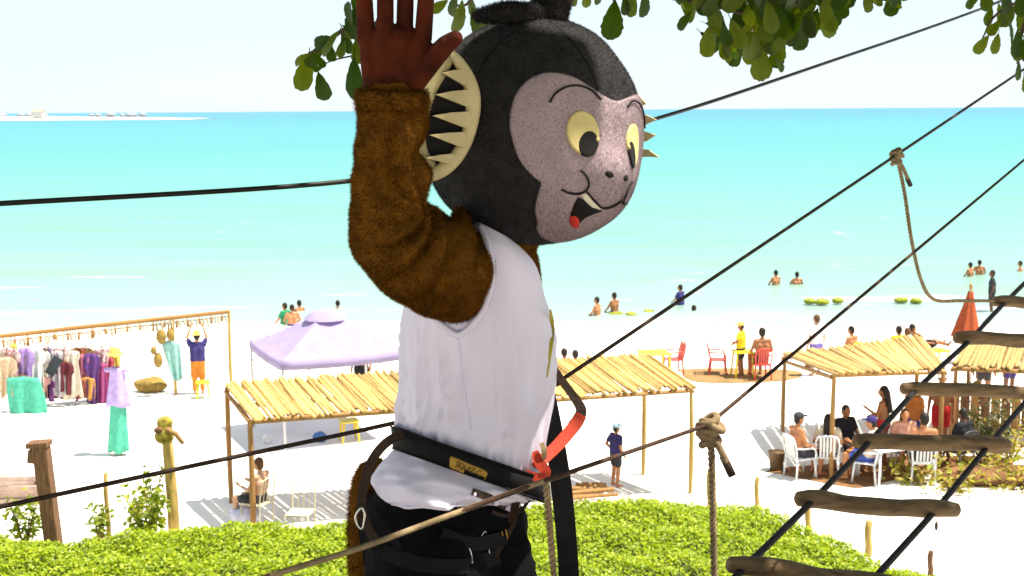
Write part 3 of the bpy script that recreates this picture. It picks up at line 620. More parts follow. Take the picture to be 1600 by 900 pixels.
lump('beach_bag', 'blue beach bag in the shade under the gazebo tent', 'bag', G(500, 690), (.16, .12, .13), cloth('bagblue', (.08, .17, .38)), 2)
lump('cloth_bundle', 'white and lilac cloth bundle beside the tubular chair', 'bundle', G(384, 818), (.3, .25, .2), cloth('lilac', (.6, .58, .75)), 5)
lump('beach_bag', 'small white bag at the left of the tent shade', 'bag', G(418, 692), (.10, .09, .12), cloth('white', (.7, .7, .7)), 7)
for i in range(8):
    p = ground(*[(963, 494), (986, 495), (1014, 491), (1265, 473), (1284, 474), (1309, 472), (1408, 471), (1431, 472)][i], SEA_Z)
    o = lump('seaweed_clump', 'yellow green seaweed clump drifting at the foam line', 'seaweed', (p.x, p.y, SEA_Z - .05), (random.uniform(.22, .42), .2, .13), mat('seaweed', (.28, .3, .02), .7, .25, 8, .4, 20), i)
    o['group'] = 'seaweed clumps along the foam'
# ---------------------------------------------------------------- stall with hung beachwear
M_beam = mat('beam_wood', (.36, .18, .05), .75, .2, 4, .3, 20)
SL, SR = at(-40, 530, 30.6), at(358, 487, 33.4)
t = thing('stall_frame', (SR.x, SR.y, 0), 'long wooden stall frame hung with beachwear', 'stall')
stick('beam', SL, SR, .055, t, M_beam); stick('post', Vector((SR.x, SR.y, -.3)), SR + Vector((0, 0, .03)), .05, t, M_post_y)
stick('post', Vector((SL.x, SL.y, -.3)), SL + Vector((0, 0, .03)), .05, t, M_post)
ph = at(262, 700, 31.6); pm = SL.lerp(SR, .765); stick('post', Vector((pm.x, pm.y, -.3)), pm, .045, t, M_post_y)
stick('rail', SL + Vector((0, 0, -.13)), SR + Vector((0, 0, -.13)), .018, t, M_beam)
stick('rail', SL + Vector((0, 0, -1.35)), SL.lerp(SR, .5) + Vector((0, 0, -1.35)), .03, t, M_beam)
shell = mat('shell_white', (.7, .6, .45), .5, .3, 30, .2)
for i in range(62):
    k = (i + random.random() * .6) / 62; p = SL.lerp(SR, k); L = random.uniform(.10, .2); b = MB(); b.capsule((0, 0, -.05), (random.uniform(-.02, .02), 0, -.05 - L), .026, .034, 8); b.capsule((0, 0, 0), (0, 0, -.06), .01, .01, 6)
    o = b.build('shell_pendant', shell if i % 3 else M_beam, t, world=False); o.location = p - t.location + Vector((0, -.03, -.05))
def garment(label, px, py, w_, h_, mt, kind, Y, name='hanging_garment', cat='garment', tilt=0):
    w_ *= 1.3; h_ *= 1.2; py -= 9
    """hung cloth with real folds and thickness; top centre at the pixel, on the stall's plane"""
    p = at(px, py, Y); V = []; Fc = []; NU, NV = 14, 10; sd = random.random() * 9
    for j in range(NV + 1):
        v = j / NV
        for i in range(NU + 1):
            u = i / NU * 2 - 1
            if kind == 'dress': ww = .45 + .5 * v ** .8 + .25 * (v < .18)
            elif kind == 'shirt': ww = (1.0 if .02 < v < .38 else .68)
            else: ww = .75 + .25 * math.sin(v * 2 + sd)
            fold = .05 * math.sin(u * 7 + sd + 2 * v) * (.3 + v)
            V.append((u * w_ / 2 * ww + tilt * v * w_, fold - .02, -h_ * v * (1 + .05 * math.sin(u * 3 + sd)) - .04 * abs(u)))
    for j in range(NV):
        for i in range(NU):
            a = j * (NU + 1) + i; Fc.append((a, a + 1, a + NU + 2, a + NU + 1))
    t_ = thing(name, (p.x, p.y, p.z), label, cat, 'beachwear hung on the stall')
    o = mesh_obj('cloth', V, Fc, mt, t_); s = o.modifiers.new('s', 'SOLIDIFY'); s.thickness = .012
    # cord up to the beam
    k = (p.x - SL.x) / (SR.x - SL.x); bz = SL.z + (SR.z - SL.z) * k; by = SL.y + (SR.y - SL.y) * k
    c = MB(); c.tube([(0, 0, -.02), (0, by - p.y, bz - p.z)], .008, 5); c.build('cord', M_beam, t_)
    h = MB(); h.tube([(-w_ * .3, 0, -.05), (0, 0, .03), (w_ * .3, 0, -.05)], .012, 5); h.build('hanger', M_beam, t_)
    return t_
sY = lambda px: float(np.interp(px, [-40, 358], [30.6, 33.4])) - .08
gs = [(38, 552, .35, .95, purple, 'shirt', 'lavender shirt hung near the end of the stall'), (55, 553, .40, .8, white, 'shirt', 'white spotted top hung beside the lavender shirt'), (72, 600, .35, .45, cloth('plum', (.12, .04, .13)), 'shirt', 'small plum top low on the stall'),
      (88, 556, .34, .95, cloth('grey', (.5, .46, .5)), 'dress', 'pale grey dress hung beside the plum top'), (100, 574, .36, .65, cloth('darkred', (.14, .03, .04)), 'shirt', 'dark red shirt hung in the middle of stall'), (112, 556, .42, 1.0, cloth('cream2', (.7, .62, .5)), 'dress', 'cream dress hung beside the dark red shirt'),
      (128, 562, .36, .95, cloth('rose', (.4, .14, .2)), 'dress', 'rose dress hung beside cream dress'), (142, 560, .36, 1.05, cloth('violetdark', (.12, .05, .2)), 'shirt', 'dark violet shirt hung beside the rose dress'), (156, 575, .4, .9, cloth('magenta', (.33, .07, .2)), 'dress', 'magenta dress hung next to the long lilac dress'),
      (168, 566, .3, .95, cloth('crimson', (.4, .06, .1)), 'dress', 'crimson dress hung behind the long lilac dress'), (10, 566, .4, .8, cloth('sandy', (.6, .45, .3)), 'shirt', 'sandy brown shirt at the outer end of the stall'), (22, 545, .14, .75, straw, 'scarf', 'narrow yellow scarf at the outer end of stall'),
      (62, 596, .4, .45, cloth('salmon', (.6, .3, .27)), 'shirt', 'salmon pink top below the white spotted top'), (120, 600, .36, .4, cloth('brownred', (.25, .08, .06)), 'scarf', 'brown red scarf low under the cream dress'), (135, 598, .34, .45, cloth('ochre', (.5, .25, .07)), 'scarf', 'ochre scarf low under the rose dress')]
for px, py, w_, h_, mt, kd, lb in gs: garment(lb, px, py, w_, h_, mt, kd, sY(px) - random.uniform(0, .15))
M_flor = [mat('floral_%d' % i, p_, .85, .1, 14, .2, 20, c2=q_) for i, (p_, q_) in enumerate([((.72, .66, .62), (.35, .05, .12)), ((.7, .68, .66), (.06, .04, .14)), ((.6, .42, .2), (.12, .03, .03)), ((.66, .6, .66), (.22, .12, .35))])]
for px, py, w_, h_, mt, kd, lb in [(15, 552, .4, .75, M_flor[0], 'shirt', 'red flowered top at the outer end of stall'), (30, 575, .36, .6, M_flor[1], 'dress', 'navy flowered skirt below the narrow yellow scarf'), (50, 590, .36, .5, M_flor[2], 'dress', 'brown patterned skirt low beside the sea green sarong'), (75, 552, .4, .6, M_flor[3], 'shirt', 'violet flowered top above the small plum top'),
      (98, 552, .36, .5, M_flor[0], 'shirt', 'red flowered top above the dark red shirt'), (115, 580, .4, .6, M_flor[1], 'dress', 'navy flowered dress among the low scarves'), (133, 552, .4, .55, M_flor[2], 'shirt', 'brown patterned top above the rose dress'), (146, 585, .38, .6, M_flor[3], 'dress', 'violet flowered skirt below the dark violet shirt'), (160, 552, .36, .5, M_flor[0], 'scarf', 'red flowered scarf near the long lilac dress'), (175, 552, .3, .6, straw, 'scarf', 'yellow scarf above the long lilac dress'), (176, 590, .34, .55, M_flor[2], 'dress', 'brown patterned skirt beside the crimson dress')]:
    garment(lb, px, py, w_, h_, mt, kd, sY(px) + random.uniform(-.1, .25))
for px, py, w_, h_, mt, kd, lb in [(5, 556, .34, .7, cloth('beige', (.62, .5, .36)), 'shirt', 'beige top at the stall end behind the sandy shirt'), (47, 575, .36, .7, cloth('mauve', (.35, .2, .32)), 'shirt', 'mauve top hung under the lavender shirt'), (66, 556, .3, .6, cloth('offwhite', (.7, .66, .6)), 'shirt', 'off white top hung right of the spotted top'),
      (94, 590, .38, .55, cloth('maroon', (.16, .04, .06)), 'dress', 'maroon skirt low under the grey dress'), (106, 602, .3, .38, white, 'shirt', 'small white top low in the middle of the stall'), (121, 552, .32, .5, cloth('brickred', (.35, .09, .06)), 'shirt', 'brick red top above the brown red scarf'), (150, 556, .34, .6, white, 'shirt', 'white top hung above the magenta dress'), (163, 596, .34, .5, cloth('plum2', (.2, .05, .2)), 'dress', 'plum skirt low beside the magenta dress'), (80, 580, .3, .5, cloth('tan', (.5, .3, .16)), 'scarf', 'tan scarf hung behind the dark board')]:
    garment(lb, px, py, w_, h_, mt, kd, sY(px) + random.uniform(.05, .2))
teal = cloth('teal', (.10, .48, .33))
garment('sea green sarong draped over the front of the stall', 36, 597, .72, .95, teal, 'scarf', sY(36) - .35, tilt=.12)
t = thing('dress_stand', G(189, 712), 'tall display stand dressed in lilac top, long teal sarong and straw hat', 'display stand')
b = MB(); b.tube([(0, 0, -.2), (0, 0, 2.3)], .022, 8); b.build('pole', M_beam, t)
def drape(name, z0, z1, w0, w1, mt, sd, lean=0):
    V = []; Fc = []; NU, NV = 32, 12
    for j in range(NV + 1):
        v = j / NV
        for i in range(NU):
            a = 2 * math.pi * i / NU; r_ = (w0 + (w1 - w0) * v) * (1 + .16 * math.sin(5 * a + sd + 1.2 * v) * (.3 + v)); V.append((r_ * math.cos(a) + lean * v, r_ * .6 * math.sin(a), z0 + (z1 - z0) * v + .03 * math.sin(3 * a + sd) * v))
    for j in range(NV):
        for i in range(NU): Fc.append((j * NU + i, j * NU + (i + 1) % NU, (j + 1) * NU + (i + 1) % NU, (j + 1) * NU + i))
    mesh_obj(name, V, Fc, mt, t).modifiers.new('s', 'SOLIDIFY').thickness = .012
drape('lilac_top', 1.92, 1.08, .13, .23, cloth('lilacdress', (.50, .38, .72)), 1.0); drape('sarong', 1.2, .08, .15, .2, teal, 2.2, -.04)
b = MB(); b.capsule((-.22, 0, 1.86), (.22, 0, 1.86), .05, .05); b.build('shoulder_bar', cloth('lilacdress', (.5, .38, .72)), t)
b = MB(); b.ell((0, 0, 2.24), (.11, .11, .12)); b.ell((0, 0, 2.2), (.2, .2, .025)); b.build('hat', straw, t, remesh=.02)
garment('pale teal scarf hung beside woven bags', 266, 541, .36, .85, cloth('palteal', (.3, .55, .5)), 'scarf', sY(266) - .1, tilt=.35)
# dark tilted board among the clothes
p = at(84, 572, sY(84) - .3); t = thing('display_board', p, 'dark tilted board leaning among the hung clothes', 'board'); b = MB(); b.box((0, 0, 0), (.24, .03, .5), Matrix.Rotation(R(32), 3, 'Y')); b.build('panel', mat('board_dark', (.03, .04, .05), .5), t, False)
b = MB(); b.tube([(0, .03, .2), (0.02, .25, .75)], .01, 5); b.build('cord', M_beam, t)
M_weave = mat('woven_bag', (.33, .22, .05), .8, .3, 30, .5, 60)
for px, py, rad, lb in [(252, 523, (.13, .1, .2), 'brown woven bag hung high on the stall post'), (266, 520, (.10, .09, .16), 'small ochre woven bag hung beside the stall post'), (247, 560, (.12, .1, .2), 'long woven bag hung low on the stall post'), (240, 545, (.08, .07, .11), 'round woven purse hung left of the stall post')]:
    p = at(px, py, sY(px) - .12); t = thing('woven_bag', p, lb, 'bag', 'woven bags on the stall'); b = MB(); b.ell((0, 0, -.05), rad, nu=14, nv=10); b.build('pouch', M_weave, t)
    k = (p.x - SL.x) / (SR.x - SL.x); top_ = SL.lerp(SR, k); b = MB(); b.tube([(-.06, 0, .05), (0, .05, top_.z - p.z), (.06, 0, .05)], .012, 5); b.build('strap', M_weave, t)
p = G(318, 622); table('plastic_stool', 'lime yellow plastic stool beside the person reaching to the beam', p, 15, plastic('lime', (.55, .62, .03)), .36, .36, .42)
lump('straw_heap', 'small heap of straw goods at the foot of the stall', 'heap', G(235, 612), (.45, .25, .22), M_weave, 3)
# ---------------------------------------------------------------- old posts at the bank
gp = ground(80, 862); t = thing('mooring_post', (gp.x, gp.y, 0), 'thick brown square post with wooden cap block', 'post')
b = MB(); b.box((0, 0, .85), (.24, .24, 2.0), Matrix.Rotation(R(-4), 3, 'Y')); b.build('shaft', M_brownpost, t, False, bevel=.015)
b = MB(); b.box((-.10, 0, 1.86), (.36, .28, .09), Matrix.Rotation(R(-4), 3, 'Y')); b.build('cap', M_brownpost, t, False, bevel=.015)
b = MB(); b.box((-.2, -.02, 1.66), (.14, .18, .22), Matrix.Rotation(R(8), 3, 'Y')); b.build('bracket', M_brownpost, t, False, bevel=.015)
gp = ground(270, 838); t = thing('knotted_post', (gp.x, gp.y, 0), 'pale round post with rope wound head and short arm', 'post')
b = MB(); b.tube([(.03, 0, -.2), (.02, 0, .7), (-.01, 0, 1.4), (-.04, 0, 2.05)], [.105, .10, .095, .085], 12); b.build('shaft', M_post_y, t)
b = MB(); b.tube([(-.06, -.02, 1.8), (-.05, 0, 2.1)], [.15, .11], 12); b.ell((-.07, 0, 1.78), (.17, .15, .13)); b.ell((-.05, 0, 2.02), (.14, .13, .12)); b.build('rope_head', mat('moss_rope', (.34, .27, .04), .9, .3, 12, .8, 40, bdist=.03), t, remesh=.02)
b = MB(); b.tube([(.0, -.1, 1.93), (.16, -.12, 1.86), (.28, -.12, 1.68)], [.05, .045, .035], 8); b.build('arm', M_post, t)
b = MB(); b.ell((-.13, -.13, 1.92), (.08, .04, .06)); b.build('bracket', M_brownpost, t)
post_obj('stake', 'thin pale stake between the two thick posts', 'stake', 170, 845, 1.2, .04, M_post_y)
fence = [(1182, 800, .65, 'bank stake at the crest of the creeper slope'), (1262, 836, .62, 'bank stake beneath the rope ladder rung'), (1356, 868, .6, 'stout pale bank stake at the edge of the creeper'), (1453, 900, .42, 'short dark stake at the low end of the creeper')]
for i, (x, y, h, lb) in enumerate(fence): post_obj('stake', lb, 'stake', x, y, h, [.045, .055, .06, .045][i], M_brownpost if i == 3 else M_post_y, group='stakes along the bank edge')
post_obj('stake', 'pale stake standing behind the knotted hanging rope', 'stake', 1107, 800, .8, .04, M_post_y)
for i in range(5):
    a = ground(868 + 8 * i, 792 - 5 * i) + Vector((0, 0, .12 + .05 * (i % 3))); bb = ground(965 - 6 * i, 783 - 4 * i) + Vector((0, 0, .14 + .04 * (i % 2)))
    o = stick('driftwood_plank', a, bb, .05, None, M_post); tag(o, 'driftwood stick lying at the edge of the creeper', 'driftwood', 'driftwood at the creeper edge')
pk = ground(20, 783)
for i in range(6):
    b = MB(); b.box((0, 0, 0), (1.0 + .1 * (i % 2), .3, .085)); o = b.build('pallet_board', mat('pink_board', (.5, .36, .3), .8, .15, 4, .3), None, False, bevel=.01)
    o.location = (pk.x + random.uniform(-.08, .08), pk.y + random.uniform(-.05, .05), .045 + .088 * i); o.rotation_euler.z = random.uniform(-.08, .08); tag(o, 'pinkish board by the thick brown post, %s in its low stack' % ['bottom one', 'second from the bottom', 'third from the bottom', 'third from the top', 'second from the top', 'topmost'][i], 'board', 'stack of pinkish boards')
# ---------------------------------------------------------------- closed umbrella and kiosk on the right
gp = ground(1512, 566); t = thing('closed_umbrella', (gp.x, gp.y, 0), 'closed rust red beach umbrella beyond the ladder', 'umbrella')
b = MB(); b.tube([(0, 0, -.2), (0, 0, 2.15)], .03, 8); b.build('pole', M_post, t)
b = MB(); V = []; Fc = []
for j in range(9):
    z = .75 + 1.3 * j / 8; r0 = .06 + .30 * (1 - j / 8) ** 1.1
    for k in range(24): rr = r0 * (1 + .22 * math.cos(k * math.pi / 4 * 2)); V.append((rr * math.cos(k * math.pi / 12) - .10 * (1 - j / 8), rr * math.sin(k * math.pi / 12), z + .04 * math.cos(k)))
for j in range(8):
    for k in range(24): Fc.append((j * 24 + k, j * 24 + (k + 1) % 24, j * 24 + 24 + (k + 1) % 24, j * 24 + 24 + k))
mesh_obj('cover', V, Fc, cloth('rust', (.36, .08, .03)), t).modifiers.new('s', 'SOLIDIFY').thickness = .01
b = MB(); b.ell((0, 0, 2.2), (.05, .05, .09)); b.build('finial', M_post, t)
FL3, FR3, BL3, BR3 = at(1488, 572, 27.2), at(1680, 580, 27.0), at(1508, 541, 29.0), at(1690, 541, 28.8)
M_thatch = mat('thatch', (.45, .32, .12), .9, .25, 8, .5, 40)
t = shack('thatched kiosk half hidden behind the rope ladder', FL3, FR3, BL3, BR3, 26, [(M_post, ((FL3, FR3), .03)), (M_post, ((BL3, BR3), .03)), (M_post, ((FL3, FR3), .97)), (M_post, ((BL3, BR3), .97))], .075, M_post, M_thatch)
b = MB(); kp = FL3.lerp(FR3, .5); kp = Vector((kp.x, kp.y + .9, 0))
t = thing('kiosk_counter', kp, 'brown slatted counter inside the thatched kiosk', 'counter')
for i in range(11):
    b = MB(); b.box((-1.15 + .23 * i, 0, .5), (.2, .03, 1.0)); b.build('slat', M_post if i % 2 else M_brownpost, t, False)
b = MB(); b.box((0, 0, 1.03), (2.7, .45, .05)); b.build('worktop', M_post, t, False)
for i in range(16):
    p = FL3.lerp(FR3, .06 + .055 * i) + Vector((0, .12, -.16 - .1 * random.random())); L = random.uniform(.25, .6)
    tt = thing('hanging_basket', p, '%s basket hung on string from the kiosk eave' % ['olive woven', 'dark brown', 'straw coloured'][i % 3], 'basket', 'baskets hung in the kiosk'); b = MB(); b.ell((0, 0, -L), (.08 + .04 * random.random(), .08, .1 + .06 * random.random()), nu=10, nv=7); b.build('basket', [M_weave, M_brownpost, M_thatch][i % 3], tt)
    b = MB(); b.tube([(0, 0, .1), (0, 0, -L)], .01, 5); b.build('string', M_beam, tt)
# ---------------------------------------------------------------- shrubs and dry plants
M_shrub = leaf_mat('shrub_leaves', (.035, .05, .012), (.07, .08, .02), (.16, .12, .03), .3); M_dry = leaf_mat('dry_plant', (.25, .22, .03), (.38, .30, .06), (.3, .36, .04), .4); M_young = leaf_mat('young_leaves', (.12, .18, .015), (.2, .27, .02), (.3, .3, .03), .45)
def plant(name, label, loc, rx, h, n, mt, size, stems=5):
    t = thing(name, loc, label, 'shrub'); b = MB(); tips = []
    for i in range(stems):
        a = 2 * math.pi * i / stems + random.random(); e = Vector((rx * .75 * math.cos(a), rx * .75 * math.sin(a), h * random.uniform(.7, 1))); tips.append(e); b.tube([(0, 0, -.1), e * .5 + Vector((0, 0, .1 * h)), e], [.018, .012, .005], 5)
    b.build('trunk', M_brownpost, t)
    P = np.array([list(tips[rng.integers(stems)] * float(rng.uniform(.25, 1.05)) + Vector(rng.normal(0, rx * .22, 3))) for _ in range(n)]); P[:, 2] = np.abs(P[:, 2])
    leaf_cloud('crown', P, rng.normal(0, .6, (n, 3)) + np.array([0, -.2, .8]), mt, size, t); return t
plant('shrub', 'leafy yellow green bush in front of the knotted post', G(228, 852), .42, 1.05, 420, M_young, .11)
plant('shrub', 'wispy sapling behind the leafy bush', G(243, 838), .2, 1.25, 90, M_young, .10, 3)
plant('shrub', 'low green sprig beside the thin stake', G(158, 852), .2, .75, 130, M_young, .1, 4)
plant('shrub', 'loose leafy plant left of the thick brown post', G(40, 858), .4, .9, 240, M_young, .11)
plant('shrub', 'dark leafed shrub beyond the rope ladder', G(1540, 722), .5, 1.15, 700, M_shrub, .10, 7)
for i, (x, y, r_, h) in enumerate([(1425, 752, .6, .4), (1490, 765, .7, .5), (1550, 742, .8, .6), (1590, 765, .7, .5), (1580, 715, .6, .8)]):
    plant('dry_plant', ['yellowing low plant beside the white table legs', 'yellowing plant in front of the dark leafed shrub', 'dry straggly plant right of the dark leafed shrub', 'low dry plant at the kiosk path', 'tall dry plant below the kiosk'][i], G(x, y), r_, h * .8, 190, M_dry, .11, 9)
lump('earth_mound', 'low brown earth mound behind the yellowing plants', 'mound', G(1560, 752), (1.3, .5, .16), mat('earth_brown', (.2, .1, .04), .95, .2, 3, .4), 4)
# ================================================================ platform under the figure
DECK_Z = 5.5
M_deck = mat('deck_wood', (.2, .13, .07), .8, .2, 4, .4, 30, stretch=(.5, 5, 5))
t = thing('wooden_platform', (0, 2.0, 0), 'raised wooden platform the waving figure stands on', 'platform')
for i in range(22):
    b = MB(); b.box((0, -2.1 + .2 * i, DECK_Z - .02), (5.2, .185, .04)); b.build('plank', M_deck, t, False, bevel=.006)
for x in (-2.3, 2.3):
    b = MB(); b.box((x, 0, DECK_Z - .13), (.12, 4.4, .17)); b.build('joist', M_deck, t, False)
    for y in (-1.9, 1.9): b = MB(); b.tube([(x, y, -.3), (x, y, DECK_Z - .2)], .11, 12); b.build('post', M_brownpost, t)
# ================================================================ ropes (each runs on past the frame to the tree trunk or the platform post)
TR = Vector((5.6, 9.0, 0))            # foot of the tree right of the view
def trunk_at(z): return Vector((TR.x - .10 * (z - 5), TR.y - .18 * (z - 5), z))
def rope_thing(name, label, cat, pts, r, mt, n=10, seg=8):
    P = smooth_path(pts, n); g = MB(); g.tube(P, r, seg); o = g.build(name, mt); return tag(o, label, cat)
def twisted(pts, r, turns, n=None, seg=6):
    """three-strand laid rope along a smooth path"""
    P = smooth_path(pts, 14); L = [0]
    for a, b in zip(P, P[1:]): L.append(L[-1] + (b - a).length)
    tot = L[-1]; n = n or int(turns * 10) + 2; g = MB()
    def pos(s):
        for i in range(len(L) - 1):
            if s <= L[i + 1] or i == len(L) - 2:
                k = (s - L[i]) / max(L[i + 1] - L[i], 1e-9); return P[i].lerp(P[i + 1], k), (P[i + 1] - P[i]).normalized()
    for k in range(3):
        pts_ = []
        for i in range(n):
            p, tn = pos(tot * i / (n - 1)); a = Vector((0, 1, 0)) if abs(tn.y) < .9 else Vector((1, 0, 0)); u = tn.cross(a).normalized(); w_ = tn.cross(u); an = 2 * math.pi * (turns * i / (n - 1) + k / 3)
            pts_.append(p + (u * math.cos(an) + w_ * math.sin(an)) * r * .6)
        g.tube(pts_, r * .47, seg)
    return g
# black cable sagging behind the head
postL = Vector((-2.3, .1, DECK_Z))
A = [at(-900, 352, 2.3), at(-300, 334, 2.9), at(0, 318, 3.15), at(545, 283, 3.6), at(800, 236, 4.0), at(1030, 184, 4.6), at(1300, 95, 5.6), at(1545, 9, 6.8), at(1800, -95, 8.3)]
rope_thing('steel_cable', 'black cable sagging past the back of the big head', 'cable', A, .0068, M_cable)
# far handrail rope
B = [at(-900, 1000, 2.2), at(-300, 858, 2.7), at(0, 792, 3.0), at(300, 728, 3.2), at(620, 660, 3.4), at(760, 622, 3.5), at(872, 596, 3.65)] + [at(893, 583, 3.7).lerp(at(1590, 115, 6.6), k) for k in (0, .25, .5, .75, 1, 1.4)]
rope_thing('handrail_rope', 'thin dark handrail rope rising behind the figure to the tree', 'rope', B, .0062, M_ropedark)
# near handrail rope, dark, with a paler outer tube that paints its lit stretch
C = [at(-300, 1150, 1.5), at(200, 975, 1.75), at(420, 900, 1.9), at(560, 857, 2.0), at(700, 806, 2.1), at(835, 757, 2.2), at(960, 714, 2.45), at(1085, 671, 2.83), at(1110, 661, 2.9)] + [at(1110, 661, 2.9).lerp(at(1600, 250, 5.1), k) for k in (.03, .25, .5, .75, 1, 1.6)]
rc = rope_thing('handrail_rope', 'handrail rope crossing in front of the black trousers', 'rope', C, .0047, mat('rope_mid', (.07, .04, .028), .9, .2, 30, .6, 220, spec=.1, bdist=.003))
g = MB(); P = smooth_path([C[2], C[3], C[4], C[5], at(900, 735, 2.35)], 10); g.tube(P, .0052, 8); g.build('lit_rope_stretch', M_rope, rc)
def knotted_rope(label, knot, foot_pts, tail, r, turns, ksize, D, tip=True):
    """rope tied round a handrail with wraps, hanging end and a short tail"""
    t_ = thing('hanging_rope', knot, label, 'rope')
    g = twisted([knot] + foot_pts, r, turns); g.build('strand', M_rope, t_, world=True)
    g = MB(); k = knot; s = ksize
    for j, (dx, dz, tl, rad) in enumerate([(-.1, .30, .5, .42), (.12, .12, -.4, .48), (-.05, -.12, .35, .45), (.02, -.50, -.25, .40), (.0, -.72, .3, .36), (.05, -.3, 1.0, .3)]):
        cpt = k + Vector((dx * s, 0, dz * s)); pts = []
        for i in range(15):
            a = 2 * math.pi * i / 14; pts.append(cpt + Vector((rad * s * math.cos(a), rad * s * .8 * math.sin(a), tl * rad * s * math.cos(a) + .08 * s * math.sin(2 * a))))
        g.tube(pts, r * 1.05, 7)
    g.ell(k + Vector((0, 0, -.1 * s)), (.3 * s, .3 * s, .55 * s)); g.build('knot', M_rope, t_, world=True)
    g = twisted([k + Vector((0, -.01, -.3 * s)), k.lerp(tail, .5) + Vector((0, -.01, -.0)), tail], r * .95, turns * .2); g.build('tail', M_rope, t_, world=True)
    d = (tail - k).normalized(); g = MB(); g.tube([tail - d * r * 3, tail + d * r * 3], r * 1.2, 8); g.build('tape', M_ropedark, t_, world=True)
    return t_
k1 = at(1109, 668, 2.9)
knotted_rope('tan laid rope hanging from a bulky knot on the near handrail', k1, [at(1112, 720, 2.9), at(1114, 800, 2.91), at(1116, 900, 2.92), at(1118, 1010, 2.94), at(1119, 1300, 2.98)], at(1137, 728, 2.88), .0085, 26, .050, 2.9)
k2 = at(893, 583, 3.7).lerp(at(1590, 115, 6.6), .608)
knotted_rope('thin rope drooping from small knot on the far handrail to the ladder', k2, [at(1413, 300, 5.55), at(1425, 380, 5.6), at(1440, 440, 5.8), at(1460, 468, 6.1), at(1500, 470, 6.5), at(1556, 470, 6.9)], at(1420, 284, 5.58), .0085, 40, .045, 5.6)
g = twisted([at(853, 752, 2.22), at(857, 800, 2.24), at(861, 850, 2.26), at(866, 910, 2.28), at(872, 1000, 2.32), at(880, 1500, 2.4)], .0064, 30)
tag(g.build('hanging_rope', M_rope), 'tan laid rope hanging down beside the wide black strap', 'rope')
# ================================================================ rope ladder bridge
M_ladrope = mat('ladder_rope', (.022, .018, .016), .8, .2, 30, .5, 200, spec=.2, bdist=.003)
rungs = [((1553, 471), (1740, 474), 6.9, 19), ((1493, 530), (1722, 533), 6.3, 22), ((1410, 606), (1645, 616), 5.75, 22), ((1337, 686), (1575, 699), 5.15, 27), ((1247, 778), (1495, 799), 4.6, 30), ((1140, 882), (1396, 912), 4.05, 34), ((1018, 1002), (1285, 1040), 3.5, 38)]
lad = thing('rope_ladder', at(1140, 1100, 3.3), 'rope ladder bridge with rough log rungs climbing to the right', 'ladder')
Lp, Rp = [], []
for i, (a, b_, D, th) in enumerate(rungs):
    p, q = at(a[0], a[1], D), at(b_[0], b_[1], D + .12); r0 = th / 2 * mpp(D); g = MB(); n = 15; pts = []; rr = []
    for k in range(n):
        u = k / (n - 1); c_ = p.lerp(q, u); c_ += Vector((0, 0, r0 * (.3 * math.sin(u * 3.1 + i * 1.7) * (1 if i % 2 else -1) * .8 + .35 * noise.noise(Vector((u * 4, i * 3.3, 0)))))) + Vector((0, r0 * .5 * noise.noise(Vector((u * 3, i, 5))), 0))
        pts.append(c_); rr.append(r0 * (1 + .14 * noise.noise(Vector((u * 6, i * 7.1, 2)))) * (.80 if k in (0, n - 1) else 1))
    pts.insert(0, pts[0] + (pts[0] - pts[1]).normalized() * r0 * .25); rr.insert(0, rr[0] * .6); pts.append(pts[-1] + (pts[-1] - pts[-2]).normalized() * r0 * .25); rr.append(rr[-1] * .6)
    g.tube(pts, rr, 14); g.build('rung', M_rung, lad, world=True)
    Lp.append(p.lerp(q, .115)); Rp.append(p.lerp(q, .885))
for side, P in (('side_rope', Lp), ('side_rope', Rp)):
    ext = P[0] + (P[0] - P[2]) * 1.6
    path = [ext] + P + [P[-1] + (P[-1] - P[-2]) * 1.2 ]
    pp = []
    for k, p in enumerate(path): pp.append(p + Vector((0, .02, 0)))
    g = MB(); g.tube(smooth_path(pp, 8), .0125, 8); g.build(side, M_ladrope, lad, world=True)
g = MB(); p = at(1463, 822, 4.58); g.ell(p, (.006, .006, .018)); g.build('rope_end', M_rope, lad, world=True)

# ================================================================ sea almond tree: trunk right of the view, boughs and leaves over the platform
M_bark = mat('bark', (.12, .085, .06), .9, .25, 6, .8, 18, bdist=.03)
M_leaf = leaf_mat('almond_leaf', (.022, .048, .005), (.048, .082, .006), (.12, .15, .008), .5, .4)
tree = thing('broadleaf_tree', (TR.x, TR.y, 0), 'broad leafed shade tree hanging leaves over the platform', 'tree')
g = MB(); g.tube([trunk_at(z) + Vector((.04 * math.sin(z), .04 * math.cos(z * 1.3), 0)) for z in np.linspace(-.3, 9.6, 16)], list(np.linspace(.34, .17, 16)), 14); g.build('trunk', M_bark, tree, world=True)
top = trunk_at(9.2)
boughs = [[top, Vector((3.4, 6.6, 9.2)), Vector((1.8, 5.3, 8.75)), Vector((.4, 4.5, 8.35)), Vector((-.8, 4.2, 8.1)), Vector((-1.6, 4.0, 8.0))], [top, Vector((3.6, 5.6, 9.7)), Vector((2.0, 2.6, 9.5)), Vector((-.2, .8, 9.3)), Vector((-2, .2, 9.1))],
          [top, Vector((4.2, 7.2, 9.0)), Vector((3.2, 6.3, 8.4)), Vector((2.2, 5.6, 8.05)), Vector((1.2, 5.1, 7.92)), Vector((.6, 4.8, 7.86))], [top, Vector((4.4, 6.2, 9.6)), Vector((3.4, 3.0, 9.3)), Vector((2.6, .8, 9.0))], [top, Vector((4.3, 7.6, 8.6)), Vector((3.6, 6.6, 8.1)), Vector((2.9, 5.9, 7.75))]]
for bp in boughs:
    P = smooth_path(bp, 6); g = MB(); g.tube(P, list(np.linspace(.11, .012, len(P))), 8); g.build('branch', M_bark, tree, world=True)
